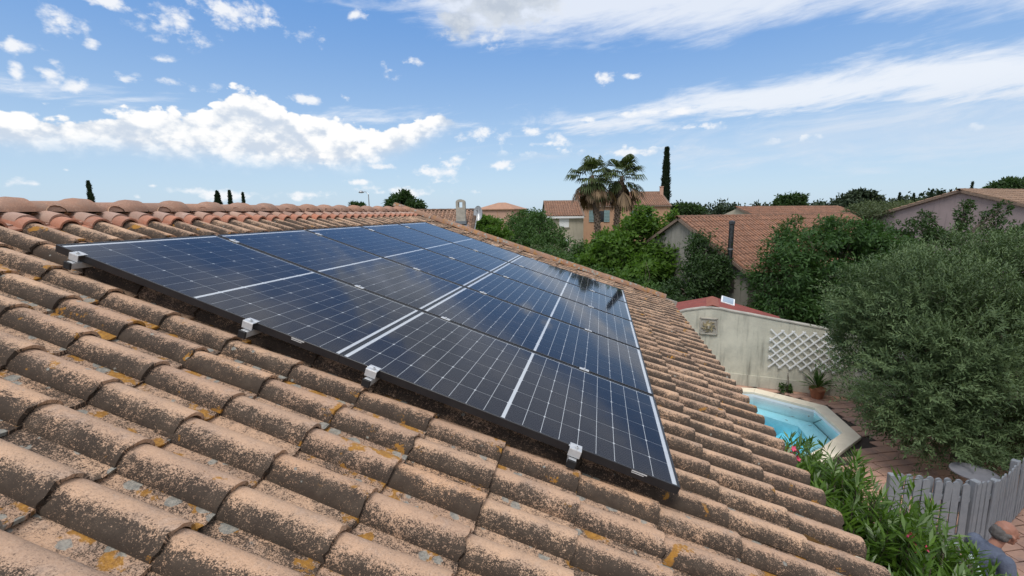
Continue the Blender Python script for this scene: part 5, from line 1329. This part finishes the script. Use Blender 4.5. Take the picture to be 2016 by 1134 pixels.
# ------------------------------------------------------------------ white picket fences
MT['fence'] = simple('shade_toned_white_fence', (0.27, 0.285, 0.305), (0.21, 0.225, 0.245), scale=6, rough=0.7)  # white fence standing in shade; the shade is put into its grey base colour
def picket_mesh(w, h, t):
    pts = [Vector((-w / 2, 0, 0)), Vector((w / 2, 0, 0)), Vector((w / 2, 0, h - w * .45))] + [Vector((w / 2 * math.cos(a), 0, h - w * .45 + w * .45 * math.sin(a))) for a in (0.6, 1.1, 1.57, 2.04, 2.54)] + [Vector((-w / 2, 0, h - w * .45))]
    return MB().prism(pts, (0, t, 0)).mesh('picket')
def fence(name, label, A_, B_, h, n, back, posts):
    A_, B_ = Vector(A_), Vector(B_); d = (B_ - A_).normalized(); ang = math.atan2(d.y, d.x); L_ = (B_ - A_).length
    root = empty(name, A_, (0, 0, ang), label=label, cat='fence')
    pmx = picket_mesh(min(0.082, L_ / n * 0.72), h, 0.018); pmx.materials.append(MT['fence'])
    for i in range(n):
        x = L_ * (i + 0.5) / n
        link('picket', pmx, parent=root, loc=(x, -0.045 + jit(.003), 0.05 + jit(.008)), rot=(jit(.01), jit(.02), 0))
        if back: link('picket', pmx, parent=root, loc=(x + L_ / n * .5, 0.045, 0.05 + jit(.008)), rot=(jit(.01), jit(.02), 0))
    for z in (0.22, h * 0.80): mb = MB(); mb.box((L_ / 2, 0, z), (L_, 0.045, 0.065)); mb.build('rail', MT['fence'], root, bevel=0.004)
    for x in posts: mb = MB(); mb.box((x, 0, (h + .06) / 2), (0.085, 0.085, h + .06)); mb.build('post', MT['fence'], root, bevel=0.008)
    return root
A_ = at_z(1756, 941, GZ + 0.96); B_ = at_z(1912, 957, GZ + 0.96); C_ = at_z(1958, 952, GZ + 0.96); E_ = at_z(2016, 897, GZ + 0.96)
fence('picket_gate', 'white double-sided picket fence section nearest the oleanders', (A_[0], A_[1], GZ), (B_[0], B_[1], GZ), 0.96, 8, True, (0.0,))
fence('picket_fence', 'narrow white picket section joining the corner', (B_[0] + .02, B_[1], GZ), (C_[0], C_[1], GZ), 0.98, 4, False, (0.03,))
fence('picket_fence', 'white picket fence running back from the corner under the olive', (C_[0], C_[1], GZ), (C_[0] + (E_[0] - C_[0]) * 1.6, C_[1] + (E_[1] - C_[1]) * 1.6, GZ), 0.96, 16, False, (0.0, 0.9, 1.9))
# round table
tp = at_z(1918, 929, GZ + 0.62); tb = empty('garden_table', (tp[0], tp[1], GZ), label='round grey garden table beyond the picket fence under the olive', cat='table')
MT['table'] = simple('grey_table', (0.22, 0.215, 0.235), (0.18, 0.18, 0.20), scale=5, rough=0.6)
mb = MB(); mb.lathe([(0, 0.62), (0.28, 0.62), (0.285, 0.61), (0.28, 0.595), (0, 0.595)], n=32); mb.build('table_top', MT['table'], tb)
mb = MB(); mb.tube([(0, 0, 0.03), (0, 0, 0.6)], 0.03, 10); mb.build('pedestal', MT['table'], tb)
mb = MB(); mb.lathe([(0, 0.03), (0.2, 0.025), (0.21, 0.0), (0, 0.0)], n=20); mb.build('foot', MT['table'], tb)

# ------------------------------------------------------------------ person in a garden chair
def capsules(name, segs, mat, parent, voxel=0.008, smooth=4):
    """segs: (p, q, rp, rq) tapered capsules fused into one continuous skin"""
    bm = bmesh.new()
    for p, q, rp, rq in segs:
        p, q = Vector(p), Vector(q); d = q - p; L_ = d.length
        for c_, r_ in ((p, rp), (q, rq)): bmesh.ops.create_icosphere(bm, subdivisions=2, radius=r_, matrix=Matrix.Translation(c_))
        if L_ > 1e-4:
            M_ = Matrix.Translation((p + q) / 2) @ d.to_track_quat('Z', 'Y').to_matrix().to_4x4()
            bmesh.ops.create_cone(bm, cap_ends=True, segments=14, radius1=rp, radius2=rq, depth=L_, matrix=M_)
    me = bpy.data.meshes.new(name); bm.to_mesh(me); bm.free()
    o = link(name, me, mat, parent)
    rm_ = o.modifiers.new('fuse', 'REMESH'); rm_.mode = 'VOXEL'; rm_.voxel_size = voxel; rm_.use_smooth_shade = True
    sm = o.modifiers.new('soften', 'SMOOTH'); sm.factor = 0.5; sm.iterations = smooth
    return o
MT['skin'] = simple('skin', (0.36, 0.17, 0.115), (0.31, 0.145, 0.10), scale=12, rough=0.55)
MT['shirt'] = simple('blue_grey_shirt', (0.115, 0.135, 0.185), (0.085, 0.10, 0.145), scale=7, rough=0.9, bstr=0.5, bdist=0.02)
MT['shorts'] = simple('dark_shorts', (0.05, 0.055, 0.07), scale=7, rough=0.9)
MT['hair'] = simple('short_grey_hair', (0.13, 0.12, 0.115), (0.09, 0.08, 0.075), scale=60, rough=0.9)
MT['chair'] = simple('pale_green_plastic', (0.42, 0.50, 0.48), (0.36, 0.44, 0.42), scale=5, rough=0.45)
hp = at_z(1986, 1052, GZ + 1.20); FA = 0.12
px_, py_ = hp[0] - 0.06, hp[1]
per = empty('person', (px_, py_, GZ), (0, 0, FA), label='person in a blue-grey T-shirt sitting in a garden chair, head bowed, by the picket fence', cat='person')
B = []
def seg(*a): B.append(a)
seg((-.06, 0, .52), (-.10, 0, .74), .135, .125); seg((-.10, 0, .74), (-.09, 0, .95), .125, .125); seg((-.09, -.10, .98), (-.09, .10, .98), .075, .075)
seg((-.08, 0, 1.03), (-.02, 0, 1.13), .056, .052)                                # neck, bowed
seg((0.015, 0, 1.20), (0.055, 0, 1.225), .088, .082); seg((0.07, 0, 1.155), (0.085, 0, 1.165), .058, .052); seg((0.02, 0, 1.25), (0.03, 0, 1.255), .085, .082)   # skull, jaw
seg((.145, 0, 1.17), (.165, 0, 1.155), .012, .015); seg((.125, 0, 1.21), (.150, 0, 1.175), .010, .012)                 # nose
seg((.130, -.025, 1.135), (.130, .025, 1.135), .010, .010); seg((.110, 0, 1.105), (.118, 0, 1.108), .025, .02)          # mouth, chin
for sy in (-1, 1):
    seg((.03, sy * .092, 1.20), (.02, sy * .098, 1.225), .018, .016); seg((.03, sy * .092, 1.18), (.03, sy * .092, 1.2), .012, .014)   # ears
    seg((.128, sy * .033, 1.222), (.134, sy * .028, 1.220), .014, .013)                                             # brow
    seg((-.09, sy * .17, 1.0), (-.06, sy * .245, .76), .060, .046); seg((-.06, sy * .245, .76), (.19, sy * .20, .70), .046, .030)   # arm
    seg((.19, sy * .20, .70), (.27, sy * .18, .695), .032, .036)                                                   # palm
    for i, (ln_, oy) in enumerate(((.062, -.030), (.075, -.010), (.070, .010), (.052, .028))):
        b0 = Vector((.285, sy * .18 + oy, .695)); k1 = b0 + Vector((ln_ * .55, 0, -.006)); k2 = k1 + Vector((ln_ * .35, 0, -.022))
        seg(b0, k1, .0095, .009); seg(k1, k2, .009, .0075)
    t0 = Vector((.225, sy * .18 - sy * .03, .695)); t1 = t0 + Vector((.035, -sy * .03, -.004)); t2_ = t1 + Vector((.032, -sy * .008, -.012)); seg(t0, t1, .013, .011); seg(t1, t2_, .011, .009)
    seg((-.03, sy * .09, .52), (.40, sy * .12, .50), .088, .062); seg((.40, sy * .12, .50), (.43, sy * .12, .10), .058, .036); seg((.42, sy * .12, .055), (.57, sy * .14, .035), .040, .030)
capsules('body', B, MT['skin'], per, 0.0065, 3)
S = [((-.06, 0, .54), (-.10, 0, .74), .150, .142), ((-.10, 0, .74), (-.09, 0, .94), .142, .140), ((-.09, -.11, .975), (-.09, .11, .975), .088, .088), ((-.085, 0, 1.01), (-.065, 0, 1.045), .075, .066)]
for sy in (-1, 1): S.append(((-.09, sy * .17, 1.0), (-.072, sy * .222, .83), .074, .068))
S += [((-.08, sy * .07, .80 + k * .09), (.015, sy * .05, .78 + k * .09), .05, .02) for k in range(2) for sy in (-1, 1)]
capsules('shirt', S, MT['shirt'], per, 0.009, 3)
T_ = [((-.06, 0, .50), (-.06, 0, .56), .148, .14)] + [((-.03, sy * .09, .52), (.30, sy * .115, .505), .100, .086) for sy in (-1, 1)]
capsules('shorts', T_, MT['shorts'], per, 0.009, 3)
H = [((-.02, 0, 1.225), (-.035, 0, 1.20), .076, .066), ((-.03, -.05, 1.19), (-.03, .05, 1.19), .045, .045), ((.0, -.075, 1.225), (-.02, -.06, 1.22), .025, .03), ((.0, .075, 1.225), (-.02, .06, 1.22), .025, .03)]
capsules('hair', H, MT['hair'], per, 0.006, 2)
# chair
chr_ = empty('garden_chair', (px_, py_, GZ), (0, 0, FA), label='pale green plastic garden armchair with rounded back', cat='chair')
mb = MB(); mb.box((.06, 0, .385), (.50, .50, .03)); mb.build('seat', MT['chair'], chr_, bevel=.01)
arch = [Vector((-.26 - .10 * math.sin(t) ** 1, .27 * math.cos(t), .52 + .50 * math.sin(t))) for t in np.linspace(0, math.pi, 13)]
mb = MB(); mb.tube([Vector((-.22, .27, .40))] + arch + [Vector((-.22, -.27, .40))], .022, 8); mb.build('back_frame', MT['chair'], chr_, smooth=True)
for y in (-.16, -.08, 0, .08, .16):
    z1 = .52 + .50 * math.sqrt(max(0, 1 - (y / .27) ** 2)) - .01; mb = MB(); mb.beam((-.20, y, .40), (-.26 - .10 * (z1 - .52) / .5, y, z1), .05, .012, up=(1, 0, 0)); mb.build('back_slat', MT['chair'], chr_)
for sy in (-1, 1):
    mb = MB(); mb.tube([(-.27, sy * .28, .64), (-.05, sy * .30, .65), (.18, sy * .30, .64), (.27, sy * .29, .58), (.29, sy * .28, .40)], [.02, .026, .026, .024, .02], 8); mb.build('armrest', MT['chair'], chr_, smooth=True)
    for sx in (-1, 1): mb = MB(); mb.tube([(.05 + sx * .22, sy * .25, .38), (.05 + sx * .28, sy * .28, 0)], [.026, .018], 8); mb.build('leg', MT['chair'], chr_)

# ------------------------------------------------------------------ far country
rg = np.random.default_rng(91)
def wood(name, pts, n, leaf, mat, seed):
    rg = np.random.default_rng(seed); L_ = []
    for px, ytop, dep, w in pts:
        T = D(px, ytop, dep); h = T[2] - GZ; r_ = w * dep / FPX
        L_.append((np.array([T[0], T[1], GZ + h * .52]), np.array([r_, r_ * .8, h * .5])))
    P, Nr = clump_points(rg, L_, n, 30, 0.2, 0.45); k = len(P)
    V, F = leaf_quads(P, Nr + rg.normal(size=(k, 3)) * .7, Nr * .5 + np.array([0, 0, .8]) + rg.normal(size=(k, 3)) * .5, leaf * (0.7 + .6 * rg.random(k)), leaf * .6)
    tag(link(name, mesh_np(name, V, F), mat), 'dark belt of trees along the far skyline', 'wood', kind='stuff')
pts = []
x = 1100
while x < 2250:
    y = np.interp(x, [1100, 1320, 1345, 1370, 1400, 1480, 1520, 1600, 1680, 1720, 1780, 1840, 1870, 1900, 2250], [416, 408, 402, 410, 404, 408, 404, 402, 392, 398, 394, 386, 388, 392, 385])
    pts.append((x, y + rg.normal() * 2.0, 110 + 25 * rg.random(), 12 + 7 * rg.random())); x += 7 + 5 * rg.random()
wood('far_wood', pts, 80000, 0.8, MT['lf_far'], 92)
x = 240; pts = []
while x < 1080: pts.append((x, 420 + rg.normal() * 1.5, 130, 14)); x += 16
wood('far_hedgerow', pts, 9000, 0.9, MT['lf_far'], 93)
tree('skyline_tree', 'rounded tree standing above the skyline left of the outbuilding roof', 'tree', [lobe(1550, 398, 70, 18, 14), lobe(1572, 396, 70, 14, 14), lobe(1540, 406, 70, 16, 9)], 5000, (0.5, 0.22), MT['lf_dark'], seed=94, trunk_r=0.2)
tree('skyline_tree', 'broad rounded tree on the skyline right of the outbuilding roof', 'tree', [lobe(1688, 390, 80, 26, 13), lobe(1710, 396, 80, 20, 11), lobe(1668, 398, 80, 18, 10)], 6000, (0.55, 0.24), MT['lf_far'], seed=95, trunk_r=0.25)
tree('skyline_tree', 'low rounded tree beside the right end of the orange house', 'tree', [lobe(1345, 412, 64, 24, 10), lobe(1335, 420, 64, 22, 10), lobe(1368, 418, 66, 20, 8)], 5000, (0.45, 0.2), MT['lf_dark'], seed=96, trunk_r=0.2)
for i, (px, yt) in enumerate([(1832, 376), (1846, 378), (1852, 377), (1870, 375), (1798, 382), (1770, 381)]):
    cypress(['pointed conifer, third from the right in the skyline row', 'pointed conifer, second from the right before the mauve gable', 'slim conifer beside its twin in the skyline row', 'rightmost pointed conifer against the mauve roof edge', 'lone pointed conifer left of the skyline row', 'leftmost small conifer tip on the skyline'][i], px, yt, 395, 100, 12, 100 + i, 0, 900)
# vineyard strip
vf = MB(); q = [at_z(1365, 424, GZ - .06), at_z(1445, 424, GZ - .06)]
fm = mesh_np('vineyard', [(14, 62, GZ - .05), (60, 62, GZ - .05), (75, 100, GZ - .05), (20, 100, GZ - .05)], [(0, 1, 2, 3)])
MT['vine'] = simple('vineyard_green', (0.10, 0.13, 0.045), (0.16, 0.14, 0.075), scale=0.4)
tag(link('vineyard', fm, MT['vine']), kind='structure')
